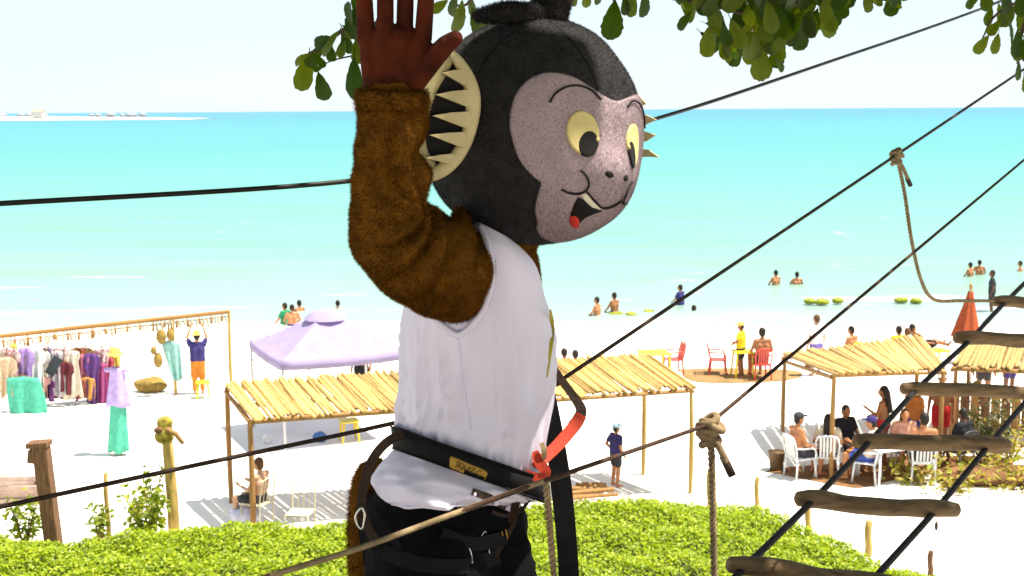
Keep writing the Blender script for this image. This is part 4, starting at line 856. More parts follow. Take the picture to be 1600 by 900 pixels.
# single leaves: obovate blade, folded on the midrib, with a stalk
def leaf_mesh(i):
    rr = random.Random(100 + i); V = []; Fc = []; prof = [(0, .015), (.12, .09), (.3, .18), (.5, .25), (.7, .285), (.85, .27), (.95, .19), (1.0, .06)]; prof = [(u_, float(np.interp(u_, [q[0] for q in prof], [q[1] for q in prof]))) for u_ in (0, .06, .12, .2, .3, .4, .5, .6, .7, .78, .85, .91, .95, .98, 1.0)]; n = len(prof); bend = rr.uniform(.05, .28); fold = rr.uniform(.06, .2); tw = rr.uniform(-.3, .3)
    for k, (u, wv) in enumerate(prof):
        w_ = wv * rr.uniform(.92, 1.05); z = -bend * u * u; ex = .03 * math.sin(k * 2.1 + i)
        for s in (-1, 0, 1): V.append((s * w_ * (1 - .1 * fold), -u + (ex if s else 0) * .5, z + abs(s) * fold * w_ + s * tw * w_ * u))
    for k in range(n - 1):
        for s in (0, 1): a = k * 3 + s; Fc.append((a, a + 1, a + 4, a + 3))
    nb = len(V)          # midrib and stalk
    for y, z, r_ in ((.22, .05, .012), (0, .0, .014), (-.5, -bend * .25 - .008, .009), (-.97, -bend * .94, .004)):
        V += [(-r_, y, z), (0, y, z - r_ * 1.4), (r_, y, z)]
    for k in range(3):
        for s in (0, 1): a = nb + k * 3 + s; Fc.append((a, a + 1, a + 4, a + 3))
    me = bpy.data.meshes.new('leaf'); me.from_pydata(V, [], Fc); me.polygons.foreach_set('use_smooth', [True] * len(me.polygons)); me.materials.append(M_leaf); return me
LM = [leaf_mesh(i) for i in range(7)]
def leaf(pos, length, dirn, face):
    """leaf starting at pos, pointing along dirn (down-ish), blade facing 'face'"""
    o = bpy.data.objects.new('leaf', random.choice(LM)); col.objects.link(o); o.parent = tree
    y = -Vector(dirn).normalized(); z = Vector(face); z = (z - y * z.dot(y)).normalized(); x = y.cross(z)
    mt = Matrix((x, y, z)).transposed().to_4x4() @ Matrix.Scale(length, 4); mt.translation = Vector(pos) - tree.location; o.matrix_local = mt; return o
nleaf = 0
def leaf_px(px, py, lpx, ang, D, faceang=0):
    """base pixel, length in pixels, direction angle in the picture (0 = down, + = to the right)"""
    global nleaf; nleaf += 1
    d = RT * math.sin(R(ang)) - UPV * math.cos(R(ang)) + FWD * random.uniform(-.35, .35)
    fc = -FWD * random.uniform(.5, 1) + UPV * random.uniform(-.2, .7) + RT * random.uniform(-.6, .6)
    return leaf(at(px, py, D), lpx * .9 * mpp(D), d, fc)
def twig(pts, r=.006):
    P = smooth_path(pts, 5); g = MB(); g.tube(P, list(np.linspace(r * 1.5, r * .6, len(P))), 6); g.build('twig', M_bark, tree, world=True)
DA = 4.2
twig([Vector((-.8, 4.2, 8.1)), at(600, -60, DA), at(590, 35, DA), at(540, 45, DA), at(505, 72, DA), at(482, 84, DA)], .008)
twig([at(592, 30, DA), at(575, 75, DA), at(556, 85, DA), at(552, 92, DA)], .006); twig([at(556, 86, DA), at(525, 93, DA), at(508, 100, DA), at(497, 112, DA)], .0022)
for a in [(482, 86, 62, -8), (484, 84, 34, -60), (505, 70, 46, -42), (520, 58, 40, -70), (530, 48, 52, -38), (535, 46, 44, 20), (515, 66, 34, 5), (550, 40, 40, -160), (556, 30, 50, 170), (560, 40, 46, 30), (553, 90, 74, 0), (556, 60, 44, 10), (565, 70, 46, 35), (540, 55, 40, -10), (497, 112, 50, 14), (506, 104, 20, -70), (548, 18, 46, 5), (558, 10, 40, -20), (535, 40, 36, 60), (490, 84, 30, 40)]:
    leaf_px(a[0], a[1], a[2], a[3] + random.uniform(-6, 6), DA + random.uniform(-.15, .15))
twig([Vector((.4, 4.5, 8.35)), at(760, -90, 4.4), at(735, 0, 4.4), at(705, 8, 4.4)], .006)
for a in [(722, 0, 56, -8), (738, 12, 50, 10), (745, 20, 44, 40), (700, 0, 34, -50), (752, 28, 36, 25), (715, -10, 40, -25), (735, -8, 40, 5)]: leaf_px(a[0], a[1], a[2], a[3], 4.4 + random.uniform(-.1, .1))
twig([Vector((1.2, 5.1, 7.92)), at(1010, -50, 4.8), at(940, -8, 4.8), at(900, -12, 4.8)], .006); twig([at(960, -6, 4.8), at(958, 2, 4.8)], .004)
for a in [(961, 0, 68, -6), (975, -8, 34, 10), (990, -15, 46, -8), (1005, -18, 48, 12), (915, -20, 34, 5), (900, -20, 32, -15), (930, -22, 32, 20), (985, -8, 26, -20)]: leaf_px(a[0], a[1], a[2], a[3], 4.8 + random.uniform(-.1, .1))
# main hanging mass right of the head
bnd = [(1045, 0), (1055, 32), (1068, 48), (1092, 62), (1105, 90), (1118, 80), (1130, 102), (1150, 84), (1172, 112), (1192, 131), (1212, 122), (1225, 98), (1235, 72), (1262, 82), (1278, 46), (1300, 54), (1322, 27), (1355, 16), (1390, 32), (1420, 18), (1440, -5)]
bxp = [p[0] for p in bnd]; byp = [p[1] for p in bnd]
twig([Vector((2.2, 5.6, 8.05)), at(1330, -40, 5.2), at(1250, 2, 5.2), at(1180, 22, 5.2), at(1120, 10, 5.2), at(1050, -2, 5.2)], .010)
twig([at(1250, 2, 5.2), at(1185, 40, 5.15), at(1170, 60, 5.1)], .006); twig([at(1260, 0, 5.2), at(1255, 25, 5.15), at(1262, 40, 5.1)], .006)
for a in [(1185, 62, 70, 6), (1160, 60, 50, -25), (1108, 40, 52, -5), (1080, 18, 36, -40), (1130, 55, 48, 10), (1200, 55, 50, 25), (1255, 30, 52, -3), (1270, 18, 58, 50), (1285, 10, 46, 20), (1210, 90, 30, 40), (1380, 0, 34, 65), (1350, -12, 34, 20), (1320, -12, 44, -5), (1145, 40, 46, -5), (1220, 40, 40, 30)]: leaf_px(a[0], a[1], a[2], a[3], 5.1 + random.uniform(-.2, .2))
k = 0
while k < 140:
    px = random.uniform(1050, 1425); lim = np.interp(px, bxp, byp); l_ = random.uniform(38, 60); ang = random.gauss(0, 38); py = random.uniform(-55, 70)
    ex = px + l_ * math.sin(R(ang)); ey = py + l_ * math.cos(R(ang))
    if ey > np.interp(ex, bxp, byp, left=-99, right=-99) - 2: continue
    leaf_px(px, py, l_, ang, 5.25 + random.uniform(-.45, .45)); k += 1
DE = 5.8
twig([Vector((2.9, 5.9, 7.75)), at(1640, -10, DE), at(1600, 40, DE), at(1590, 100, DE)], .010); twig([at(1640, -20, DE), at(1560, 20, DE), at(1535, 60, DE)], .006)
for a in [(1545, 55, 36, -35), (1560, 52, 36, -15), (1550, 10, 36, -20), (1560, 5, 40, 10), (1580, 0, 46, -8), (1595, 5, 50, 4), (1590, 45, 50, 0), (1600, 60, 46, 10), (1592, 95, 34, -5), (1604, 90, 40, 10), (1530, -4, 24, -60), (1525, -8, 26, -30), (1610, 30, 60, 0), (1575, 30, 40, 20), (1600, 118, 30, 15), (1565, 30, 34, -40), (1620, 80, 55, 0), (1615, 10, 55, 20), (1540, -20, 40, 0), (1570, -20, 45, 5), (1595, -20, 50, 0), (1580, 60, 40, 25)]: leaf_px(a[0], a[1], a[2], a[3], DE + random.uniform(-.2, .2))
# crown above the frame: dense leaf mass that shades the platform; a real gap lets one shaft of sun through
n = 20000; X = rng.uniform(-5.5, 6.8, n); Y = rng.uniform(-3.2, 8.0, n); Z = 8.4 + rng.random(n) * 2.0 + .05 * np.abs(Y)
zmin = CAM_H + .105 * np.maximum(Y, 0) + .55; Z = np.maximum(Z, zmin + rng.random(n) * .3)
keep = ((X - .8) / 5.6) ** 2 + ((Y - 2.6) / 5.6) ** 2 < 1.0 + .25 * np.sin(X * 2) * np.sin(Y * 2.3)
P = np.stack([X, Y, Z], 1)[keep]
GAP = at(1175, 200, 2.66)
v = P - np.array(GAP); sdir = np.array(SUN); tt_ = v @ sdir; dist = np.linalg.norm(v - tt_[:, None] * sdir, axis=1)
P = P[dist > .48]
cr = leaf_cloud('crown', P - np.array(tree.location), rng.normal(0, .5, (len(P), 3)) + np.array([0, 0, .9]), M_leaf, .24, tree, aspect=.6); cr['kind'] = 'stuff'
# ================================================================ waving figure in a monkey costume
D0 = 2.8
feet = at(700, 450, D0); person_ob = thing('person', (feet.x, D0, DECK_Z), 'person in big headed grey monkey costume waving a brown gloved hand', 'person')
def fur_mat(name, c1, c2, rough=.9, sheen=.4, trans=0):
    M = bpy.data.materials.new(name); M.use_nodes = True; t = M.node_tree; N = t.nodes; L = t.links; p = N['Principled BSDF']
    a = N.new('ShaderNodeAttribute'); a.attribute_name = 'tint'; g = N.new('ShaderNodeNewGeometry'); n1 = N.new('ShaderNodeTexNoise'); n1.inputs['Scale'].default_value = 28; n1.inputs['Detail'].default_value = 5; L.new(g.outputs['Position'], n1.inputs[0])
    ad = N.new('ShaderNodeMath'); ad.operation = 'MULTIPLY_ADD'; ad.inputs[1].default_value = .5; L.new(a.outputs['Fac'], ad.inputs[0]); L.new(n1.outputs[0], ad.inputs[2])
    mr = N.new('ShaderNodeMapRange'); mr.inputs[1].default_value = .35; mr.inputs[2].default_value = 1.0; L.new(ad.outputs[0], mr.inputs[0])
    mx = N.new('ShaderNodeMix'); mx.data_type = 'RGBA'; L.new(mr.outputs[0], mx.inputs[0]); mx.inputs[6].default_value = (*c1, 1); mx.inputs[7].default_value = (*c2, 1)
    L.new(mx.outputs[2], p.inputs['Base Color']); p.inputs['Roughness'].default_value = rough; p.inputs['Specular IOR Level'].default_value = .1; p.inputs['Sheen Weight'].default_value = sheen
    if not trans: return M
    tr = N.new('ShaderNodeBsdfTranslucent'); L.new(mx.outputs[2], tr.inputs[0]); ms = N.new('ShaderNodeMixShader'); ms.inputs[0].default_value = trans; L.new(p.outputs[0], ms.inputs[1]); L.new(tr.outputs[0], ms.inputs[2]); L.new(ms.outputs[0], N['Material Output'].inputs[0])
    return M
C_BR = ((.09, .036, .004), (.30, .125, .012)); C_GR = ((.022, .020, .021), (.048, .045, .047)); C_FA = ((.42, .325, .36), (.50, .39, .43))
M_brown, M_grey, M_face = fur_mat('brown_fur', *C_BR, sheen=0), fur_mat('dark_grey_plush', *C_GR, sheen=.1), fur_mat('pinkish_plush', *C_FA, sheen=.1)
B_brown, B_grey, B_face = fur_mat('brown_fur_pile', *C_BR, sheen=0, trans=.5), fur_mat('dark_grey_pile', *C_GR, sheen=.1, trans=.5), fur_mat('pinkish_pile', *C_FA, sheen=.1, trans=.5)
M_glove = mat('glove_suede', (.07, .013, .004), .85, .3, 18, .6, 80, spec=.1, c2=(.022, .005, .003), bdist=.004)
M_cream = mat('cream_vinyl', (.60, .50, .27), .55, .1, 10, .1, 60); M_black = mat('black_felt', (.006, .005, .005), .8, .1, 20, .1); M_eye = mat('eye_yellow', (.68, .56, .24), .6, .06, 10, .05)
M_red = mat('red_felt', (.6, .035, .02), .7, .1, 20, .1); M_white = mat('white_felt', (.75, .68, .55), .7, .05, 20, .05)
M_shirt = mat('white_jersey', (.84, .79, .95), .85, .03, 4, .12, 300, spec=.1, trans=.12, bdist=.001); M_trous = mat('black_trousers', (.005, .005, .006), .9, .2, 12, .3, 60, spec=.08, bdist=.01)
M_web = mat('black_webbing', (.009, .009, .010), .75, .15, 30, .3, 200, spec=.12, bdist=.002); M_redweb = mat('red_webbing', (.42, .035, .012), .6, .2, 25, .3, 200, bdist=.002); M_steel = mat('steel', (.55, .55, .52), .3, .05, 10, 0, metal=1)
M_brass = mat('badge_leather', (.42, .24, .035), .6, .12, 60, .3, 120, bdist=.001); M_ink = mat('badge_ink', (.06, .035, .008), .7, .05, 10, 0); M_brweb = mat('brown_webbing', (.035, .018, .010), .7, .2, 30, .3, 150)

# ---------------------------------------------------------------- head
HC = at(830, 205, D0); LA = Vector((.708, .678, -.2)).normalized(); FA = Vector((.692, -.723, 0)); FA = (FA - LA * FA.dot(LA)).normalized(); UA = FA.cross(LA) * -1
if UA.z < 0: UA = -UA
R0 = 171 * mpp(D0)
def dir_uv(u, v): return (LA * math.sin(u) + FA * math.cos(u)) * math.cos(v) + UA * math.sin(v)
def uv_dir(d):
    d = d.normalized(); return math.atan2(d.dot(LA), d.dot(FA)), math.asin(max(-1, min(1, d.dot(UA))))
def S(d):
    d = d.normalized(); u, v = uv_dir(d)
    q = math.exp(-((u / .62) ** 2 + ((v + .56) / .42) ** 2)) * .042           # muzzle
    q += math.exp(-((u / .20) ** 2 + ((v + .29) / .17) ** 2)) * .020          # nose
    for s in (-1, 1): q -= math.exp(-(((u - s * .40) / .24) ** 2 + ((v + .02) / .22) ** 2)) * .006
    q += .007 * abs(d.z) ** 2 - .007 * math.exp(-((u / .8) ** 2 + ((v + .1) / .6) ** 2) ** 2)
    q += .005 * noise.noise(d * 2.6 + Vector((3, 1, 2)))
    return R0 + q
def hit(px, py, off=0):
    d = ray(px, py).normalized(); t_ = (HC - CAM).dot(d) - R0 * 1.5; prev = None
    for i in range(600):
        p = CAM + d * t_; e = (p - HC).length - S(p - HC) - off
        if e < 0: return p
        t_ += max(.0005, e * .5) if e > .002 else .0005
        if t_ > D0 * 1.3: break
    p = CAM + d * ((HC - CAM).dot(d)); return HC + (p - HC).normalized() * (S(p - HC) + off)
def huv(px, py, off=.010): return uv_dir(hit(px, py, off) - HC)
# the line between the eyes fixes which way the face is turned
for _ in range(3):
    e1, e2, ns = hit(911, 207, .010) - HC, hit(990, 227, .010) - HC, hit(957, 262, .010) - HC
    LA = (e2 - e1).normalized(); UA = (Vector((0, 0, 1)) - LA * LA.z).normalized(); FA = UA.cross(LA)
    if FA.y > 0: FA = -FA
print('HEAD', LA, FA, [uv_dir(x) for x in (e1, e2, ns)])
head = MB(); NU, NV = 96, 64; V = []; Fc = []
for j in range(NV + 1):
    th = math.pi * j / NV
    for i in range(NU):
        d = Vector((math.sin(th) * math.cos(2 * math.pi * i / NU), math.sin(th) * math.sin(2 * math.pi * i / NU), math.cos(th))); r_ = S(d)
        V.append(HC + d * r_)
for j in range(NV):
    for i in range(NU): a = j * NU + i; b = j * NU + (i + 1) % NU; Fc.append((a, a + NU, b + NU, b))
head.add(V, Fc); head_ob = head.build('costume_head', M_grey, person_ob, world=True)
head_ob['label'] = 'big round dark grey plush monkey head'
fur('head_fur', head_ob, head_ob, B_grey, 170000, .0055, .00045, (0, 0, -.35), .4)
def decal(name, outline, off, edge, mt, parent=head_ob, rings=10, dome=0.0, centre=None):
    """plush or felt piece lying on the head: closed outline in head angles, raised by off with a rolled edge"""
    n = len(outline); cu, cv = centre or (sum(p[0] for p in outline) / n, sum(p[1] for p in outline) / n); V = []; Fc = []
    V.append(HC + dir_uv(cu, cv) * (S(dir_uv(cu, cv)) + off + dome))
    for k in range(1, rings + 1):
        s = k / rings; s = 1 - (1 - s) ** 1.5
        for u, v in outline:
            a, b = cu + (u - cu) * s, cv + (v - cv) * s; d = dir_uv(a, b); lift = off if k < rings else -.004
            if k == rings - 1: lift = off - edge
            V.append(HC + d * (S(d) + lift + dome * (1 - s * s)))
    for i in range(n): Fc.append((0, 1 + i, 1 + (i + 1) % n))
    for k in range(rings - 1):
        for i in range(n): a = 1 + k * n + i; b = 1 + k * n + (i + 1) % n; Fc.append((a, a + n, b + n, b))
    g = MB(); g.add(V, Fc); 
    o = g.build(name, mt, None); o.parent = parent; o.data.transform(Matrix.Translation(-person_ob.location)); return o
def closed_smooth(P, n=4):
    P3 = [Vector((u, v, 0)) for u, v in P]; ext = [P3[-1]] + P3 + [P3[0], P3[1]]; out = smooth_path(ext, n); return [(p.x, p.y) for p in out[n:n * (len(P) + 1)]]
near = [(943, 151), (926, 134), (902, 119), (876, 111), (850, 110), (826, 120), (808, 138), (797, 165), (794, 195), (799, 220), (807, 245), (820, 265), (835, 280), (845, 288), (842, 302), (838, 318), (836, 336), (840, 354), (850, 371)]
nuv = [huv(*p) for p in near]; nuv[0] = (0, nuv[0][1])
nuv = nuv[:-1] + [(-.48, -.99)]; chin = [(-.34, -1.08), (-.17, -1.12)]
half = nuv + [c for c in chin if c[1] < nuv[-1][1] - .03] ; outline = half + [(0, -1.13)] + [(-u, v) for u, v in half[:0:-1]]
face = decal('face_patch', closed_smooth(outline), .006, .002, M_face, rings=22, centre=(0, -.22)); face['label'] = 'pale pinkish grey heart shaped plush face'
fur('face_fur', face, head_ob, B_face, 80000, .0036, .0004, (0, 0, -.4), .4)
print('FACE', [(round(u, 2), round(v, 2)) for u, v in nuv])
def ell_px(cx, cy, a, b, rot=0, n=20, eg=0):
    out = []
    for k in range(n):
        t_ = 2 * math.pi * k / n; x = a * math.cos(t_) * (1 + eg * math.sin(t_)); y = b * math.sin(t_); c, s = math.cos(R(rot)), math.sin(R(rot)); out.append(huv(cx + x * c - y * s, cy + x * s + y * c))
    return out
def both(name, ol, off, edge, mt, **k):
    o = decal(name, ol, off, edge, mt, **k); decal(name, [(-u, v) for u, v in ol[::-1]], off, edge, mt, **k); return o
both('eye', ell_px(911, 207, 26, 36, -8), .0115, .002, M_eye)
both('pupil', ell_px(919, 225, 16, 22, 10), .0130, .001, M_black, rings=6)
both('eye_glint', ell_px(933, 217, 3.5, 4.5, 0, 10), .0142, .001, M_eye, rings=3)
both('nostril', ell_px(953, 273, 7, 5.5, 25, 12), .0115, .001, M_black, rings=4)
def line_px(name, pts, r, off=.0105, mirror=True):
    uv = [huv(*p) for p in pts]
    for s in ((1, -1) if mirror else (1,)):
        P = [HC + dir_uv(u * s, v) * (S(dir_uv(u * s, v)) + off) for u, v in uv]; g = MB(); P2 = smooth_path(P, 5); g.tube(P2, r, 6); o = g.build(name, M_black, None); o.parent = head_ob; o.data.transform(Matrix.Translation(-person_ob.location))
for sm_ in ([(860, 26), (890, 52), (915, 85), (932, 118), (943, 148)], [(842, 24), (800, 45), (762, 80), (744, 112)]): line_px('seam', sm_, .0012, .001, False)
line_px('eyebrow', [(859, 160), (868, 146), (885, 136), (905, 134), (924, 141), (939, 156)], .0022)
line_px('smile_line', [(907, 266), (916, 275), (920, 288), (914, 299), (902, 303), (888, 301), (877, 296)], .0022)
ctr = huv(945, 326); ctr_d = (0.0, ctr[1])
uvm = [huv(917, 300), huv(930, 315)] + [ctr_d]; P = [HC + dir_uv(u, v) * (S(dir_uv(u, v)) + .0105) for u, v in uvm] + [HC + dir_uv(-u, v) * (S(dir_uv(-u, v)) + .0105) for u, v in uvm[1::-1]]
g = MB(); g.tube(smooth_path(P, 6), .0024, 6); o = g.build('lip_line', M_black, None); o.parent = head_ob; o.data.transform(Matrix.Translation(-person_ob.location))
decal('mouth', [huv(*p) for p in [(903, 307), (896, 320), (890, 337), (893, 349), (904, 352), (914, 343), (928, 336), (944, 331), (936, 326), (918, 314)]], .0098, .001, M_black, rings=5)  # black mouth piece also paints the shade below the teeth
decal('tongue', ell_px(898, 347, 8, 11, -15, 14), .0105, .002, M_red, rings=6, dome=.003)
decal('teeth', [huv(*p) for p in [(907, 304), (917, 301), (930, 315), (944, 326), (938, 329), (925, 325), (914, 315)]], .0105, .001, M_white, rings=5)
# ears: cream cup with dark lining and a row of pointed tufts
def px_plate(name, pts, th, mt, parent, depth):
    """plate of real thickness; depth(px) gives its distance"""
    P = [at(x, y, depth(x, y)) for x, y in pts]; n = len(P); g = MB(); nrm = (P[n // 3] - P[0]).cross(P[2 * n // 3] - P[0]).normalized()
    if nrm.y > 0: nrm = -nrm
    c = sum(P, Vector()) / n; g.v = [c + nrm * th * .5] + [p + nrm * th * .5 - (p - c) * .02 for p in P] + [p - nrm * th * .5 for p in P] + [c - nrm * th * .5]
    for i in range(n):
        j = (i + 1) % n; g.f += [[0, 1 + i, 1 + j], [1 + i, 1 + n + i, 1 + n + j, 1 + j], [2 * n + 1, 1 + n + j, 1 + n + i]]
    o = g.build(name, mt, None, False); o.parent = parent; o.data.transform(Matrix.Translation(-person_ob.location)); return o
ed = lambda x, y: 2.575 - (750 - x) * .0005
def px_strip(name, outer, inner, th, mt, parent, depth, dd=0):
    """curved strip between two picture polylines, with real thickness"""
    n = len(outer); A_ = smooth_path([at(x, y, depth(x, y) + dd) for x, y in outer], 4); B_ = smooth_path([at(x, y, depth(x, y) + dd) for x, y in inner], 4); g = MB(); m_ = len(A_)
    for a, b in zip(A_, B_):
        c = (a + b) / 2 + Vector((0, -th, 0)); g.v += [a, a.lerp(c, .35) + Vector((0, -th * .5, 0)), c, b.lerp(c, .35) + Vector((0, -th * .5, 0)), b, b + Vector((0, th, 0)), a + Vector((0, th, 0))]
    for i in range(m_ - 1):
        for q in range(7): q2 = (q + 1) % 7; g.f.append([i * 7 + q, i * 7 + 7 + q, i * 7 + 7 + q2, i * 7 + q2])
    g.f += [list(range(6, -1, -1)), [(m_ - 1) * 7 + q for q in range(7)]]
    o = g.build(name, mt, None); o.parent = parent; o.data.transform(Matrix.Translation(-person_ob.location)); return o
ring_ = [(700, 80), (722, 92), (740, 118), (749, 150), (746, 190), (733, 228), (713, 258), (688, 276), (660, 280), (640, 255), (630, 210), (632, 160), (648, 115), (672, 88)]
ear_root = px_plate('ear', [(x, y) for x, y in ring_], .02, M_black, head_ob, lambda x, y: ed(x, y) + .012); ear_root['label'] = 'near ear, cream rim with pointed tufts over dark lining'
px_strip('rim', [(704, 74), (724, 92), (742, 120), (751, 152), (748, 190), (735, 230), (715, 260), (690, 279), (664, 284), (640, 270)], [(704, 92), (715, 112), (724, 135), (727, 160), (725, 190), (715, 222), (697, 246), (678, 260), (662, 266), (648, 256)], .008, M_cream, ear_root, ed, -.006)
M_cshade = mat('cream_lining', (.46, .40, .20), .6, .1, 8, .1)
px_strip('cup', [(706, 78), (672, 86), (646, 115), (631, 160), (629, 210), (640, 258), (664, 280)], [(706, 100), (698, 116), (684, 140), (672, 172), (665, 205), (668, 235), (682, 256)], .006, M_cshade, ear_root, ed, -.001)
for i, (bx, by0, by1, tx, ty) in enumerate([(724, 108, 134, 691, 114), (731, 140, 168, 681, 148), (731, 174, 202, 676, 181), (724, 206, 232, 671, 211), (706, 240, 258, 666, 247)]):
    px_plate('tuft', [(bx, by0), (bx + 8, (by0 + by1) / 2), (bx, by1), ((bx + tx) / 2, by1 - (by1 - ty) * .5), (tx, ty), ((bx + tx) / 2, by0 + (ty - by0) * .25)], .01, M_cream, ear_root, lambda x, y: ed(x, y) - .014 - .001 * i)
fe = lambda x, y: 2.93 - (x - 1000) * .0004
fl = [(960, 120), (985, 130), (1000, 165), (1004, 205), (1000, 250), (985, 285), (960, 295), (935, 250), (930, 180)]
far_ear = px_plate('ear', fl, .02, M_black, head_ob, lambda x, y: fe(x, y) + .03); far_ear['label'] = 'far ear showing only its pointed tufts'
for bx, by0, by1, tx, ty in [(985, 146, 170, 1010, 162), (992, 177, 196, 1026, 187), (995, 204, 222, 1025, 211), (996, 232, 246, 1031, 246)]:
    px_plate('tuft', [(bx, by0), ((bx + tx) / 2, by0 + 2), (tx, ty), ((bx + tx) / 2, by1 - 1), (bx, by1)], .01, M_cream, far_ear, fe)
# hair tuft on top
g = MB(); P = [at(848, 40, 2.78), at(862, 5, 2.77), at(866, -40, 2.76), at(855, -85, 2.76)]; g.tube(smooth_path(P, 4), [.046, .044, .042, .041, .04, .04, .039, .037, .035, .03, .026, .018, .008], 14)
g.capsule(at(840, 24, 2.74), at(790, 20, 2.70), .024, .024); g.capsule(at(790, 20, 2.70), at(748, 24, 2.68), .024, .014)
tuft = g.build('hair_tuft', M_grey, None, remesh=.008, sm=3); tuft.parent = head_ob; tuft.data.transform(Matrix.Translation(-person_ob.location)); apply_mods(tuft)
fur('tuft_fur', tuft, head_ob, B_grey, 26000, .009, .0006, (0, 0, -.2), .45)

# ---------------------------------------------------------------- fur body suit: trunk, neck, raised arm, legs in one surface
def ppx(x, y, D): return at(x, y, D)
body = MB()
def cap_px(g, a, b, seg=16): g.capsule(at(a[0], a[1], a[2]), at(b[0], b[1], b[2]), a[3] * mpp(a[2]), b[3] * mpp(b[2]), seg)
SHO = (716, 420, 2.64, 58); A1 = (690, 425, 2.55, 74); A2 = (640, 392, 2.47, 76); ELB = (607, 372, 2.44, 62); F1 = (606, 300, 2.43, 57); F2 = (609, 225, 2.42, 53); WR = (613, 158, 2.42, 50)
for a, b in [(SHO, A1), (A1, A2), (A2, ELB), (ELB, F1), (F1, F2), (F2, WR)]: cap_px(body, a, b)
cap_px(body, (715, 452, 2.645, 52), (680, 440, 2.56, 52)); cap_px(body, (665, 425, 2.53, 45), (630, 405, 2.47, 45)); cap_px(body, (712, 468, 2.655, 42), (722, 400, 2.65, 48)); cap_px(body, (716, 366, 2.66, 34), (726, 392, 2.65, 44))
# trunk, neck
for a, b in [((750, 450, 2.8, 88), (745, 560, 2.8, 90)), ((745, 560, 2.8, 90), (735, 680, 2.8, 84)), ((770, 420, 2.86, 75), (735, 420, 2.72, 75)), ((790, 400, 2.8, 40), (810, 340, 2.8, 45)), ((800, 385, 2.82, 26), (822, 350, 2.8, 26))]: cap_px(body, a, b)
# far arm lowered on the hidden side
for a, b in [((790, 430, 2.95, 56), (790, 540, 3.02, 46)), ((790, 540, 3.02, 46), (800, 640, 2.98, 40))]: cap_px(body, a, b)
# legs to the deck (inside the trousers)
hipN, hipF = at(680, 840, 2.80), at(740, 840, 2.9)
for h_, fx in ((hipN, -.02), (hipF, .12)):
    kn = Vector((h_.x + fx * .6, h_.y - .02, 6.02)); an = Vector((h_.x + fx, h_.y + .02, DECK_Z + .09)); body.capsule(h_, kn, .06, .055); body.capsule(kn, an, .065, .05); body.capsule(an - Vector((.02, 0, .03)), an + Vector((.17, -.06, -.05)), .05, .04)
body_ob = body.build('body', M_brown, person_ob, world=True, remesh=.011, sm=4); apply_mods(body_ob)
# cloth folds of the loose sleeve
me = body_ob.data; nvt = len(me.vertices); co = np.zeros(nvt * 3); me.vertices.foreach_get('co', co); co = co.reshape(-1, 3); no = np.zeros(nvt * 3); me.vertices.foreach_get('normal', no); no = no.reshape(-1, 3)
inner = np.array(at(672, 318, 2.5) - person_ob.location); elb = np.array(at(607, 372, 2.44) - person_ob.location); hand_ = np.array(at(613, 158, 2.42) - person_ob.location)
rel = co - inner; ang = np.arctan2(rel[:, 2], rel[:, 0]); dist = np.linalg.norm(rel[:, [0, 2]], axis=1)
wgt = np.exp(-((dist - .09) / .085) ** 2) * (co[:, 1] < np.array(at(720, 420, 2.7) - person_ob.location)[1])
fold = (np.abs(np.sin(ang * 5.5 + 3.2 * dist / .1)) - .5) * .034 * wgt
up = np.exp(-((co[:, 2] - hand_[2] + .12) / .1) ** 2) * .004 * np.sin((co[:, 2]) * 95 + co[:, 0] * 40) * (co[:, 0] < inner[0])
fold *= 1 / (1 + np.exp(-(co[:, 0] - elb[0] - .01) / .012)); co += no * (fold + up * .5)[:, None]; me.vertices.foreach_set('co', co.reshape(-1)); me.update()
zlim = np.array(at(700, 560, 2.6) - person_ob.location)[2]
fur('body_fur', body_ob, person_ob, B_brown, 220000, .0080, .00050, (-.1, 0, -.6), .38, keep=lambda c: (c[:, 2] > zlim) & ((c[:, 1] < -.02) | (c[:, 2] > zlim + .05)))
# tail hanging behind
g = MB(); P = [at(600, 735, 2.85), at(575, 745, 2.84), at(566, 800, 2.82), at(566, 860, 2.8), at(572, 930, 2.8), at(590, 1010, 2.82)]; P = smooth_path(P, 5); g.tube(P, list(np.linspace(.030, .034, len(P))), 12)
tail = g.build('tail', M_brown, person_ob, world=True); fur('tail_fur', tail, person_ob, B_brown, 14000, .012, .0007, (0, 0, -.6), .4)
# ---------------------------------------------------------------- glove with five fingers
g = MB(); DG = 2.40
for a, b in [((583, 128, DG, 17), (578, 62, DG, 18)), ((600, 130, DG, 19), (600, 60, DG - .01, 20)), ((622, 132, DG, 20), (625, 58, DG - .01, 21)), ((640, 132, DG, 17), (654, 66, DG - .005, 20)), ((612, 165, DG + .01, 36), (612, 135, DG + .01, 34)),
             ((572, 62, DG, 14.5), (569, -8, DG - .015, 13)), ((569, -8, DG - .015, 13), (566, -52, DG - .035, 12)), ((602, 58, DG - .012, 13.4), (602, -18, DG - .03, 13)), ((602, -18, DG - .03, 13), (604, -75, DG - .05, 12)),
             ((632, 56, DG - .004, 13.4), (634, -22, DG - .018, 13)), ((634, -22, DG - .018, 13), (636, -85, DG - .05, 12)), ((661, 62, DG - .010, 14), (666, -8, DG - .028, 13)), ((666, -8, DG - .028, 13), (668, -62, DG - .045, 12)),
             ((648, 128, DG, 18), (676, 92, DG - .015, 17.5)), ((676, 92, DG - .015, 17.5), (697, 70, DG - .025, 15)), ((697, 70, DG - .025, 15), (711, 60, DG - .03, 12.5))]: cap_px(g, a, b, 14)
glove = g.build('glove', M_glove, person_ob, world=True, remesh=.0024, sm=2); glove['label'] = 'dark red brown suede glove, palm forward with thumb out'
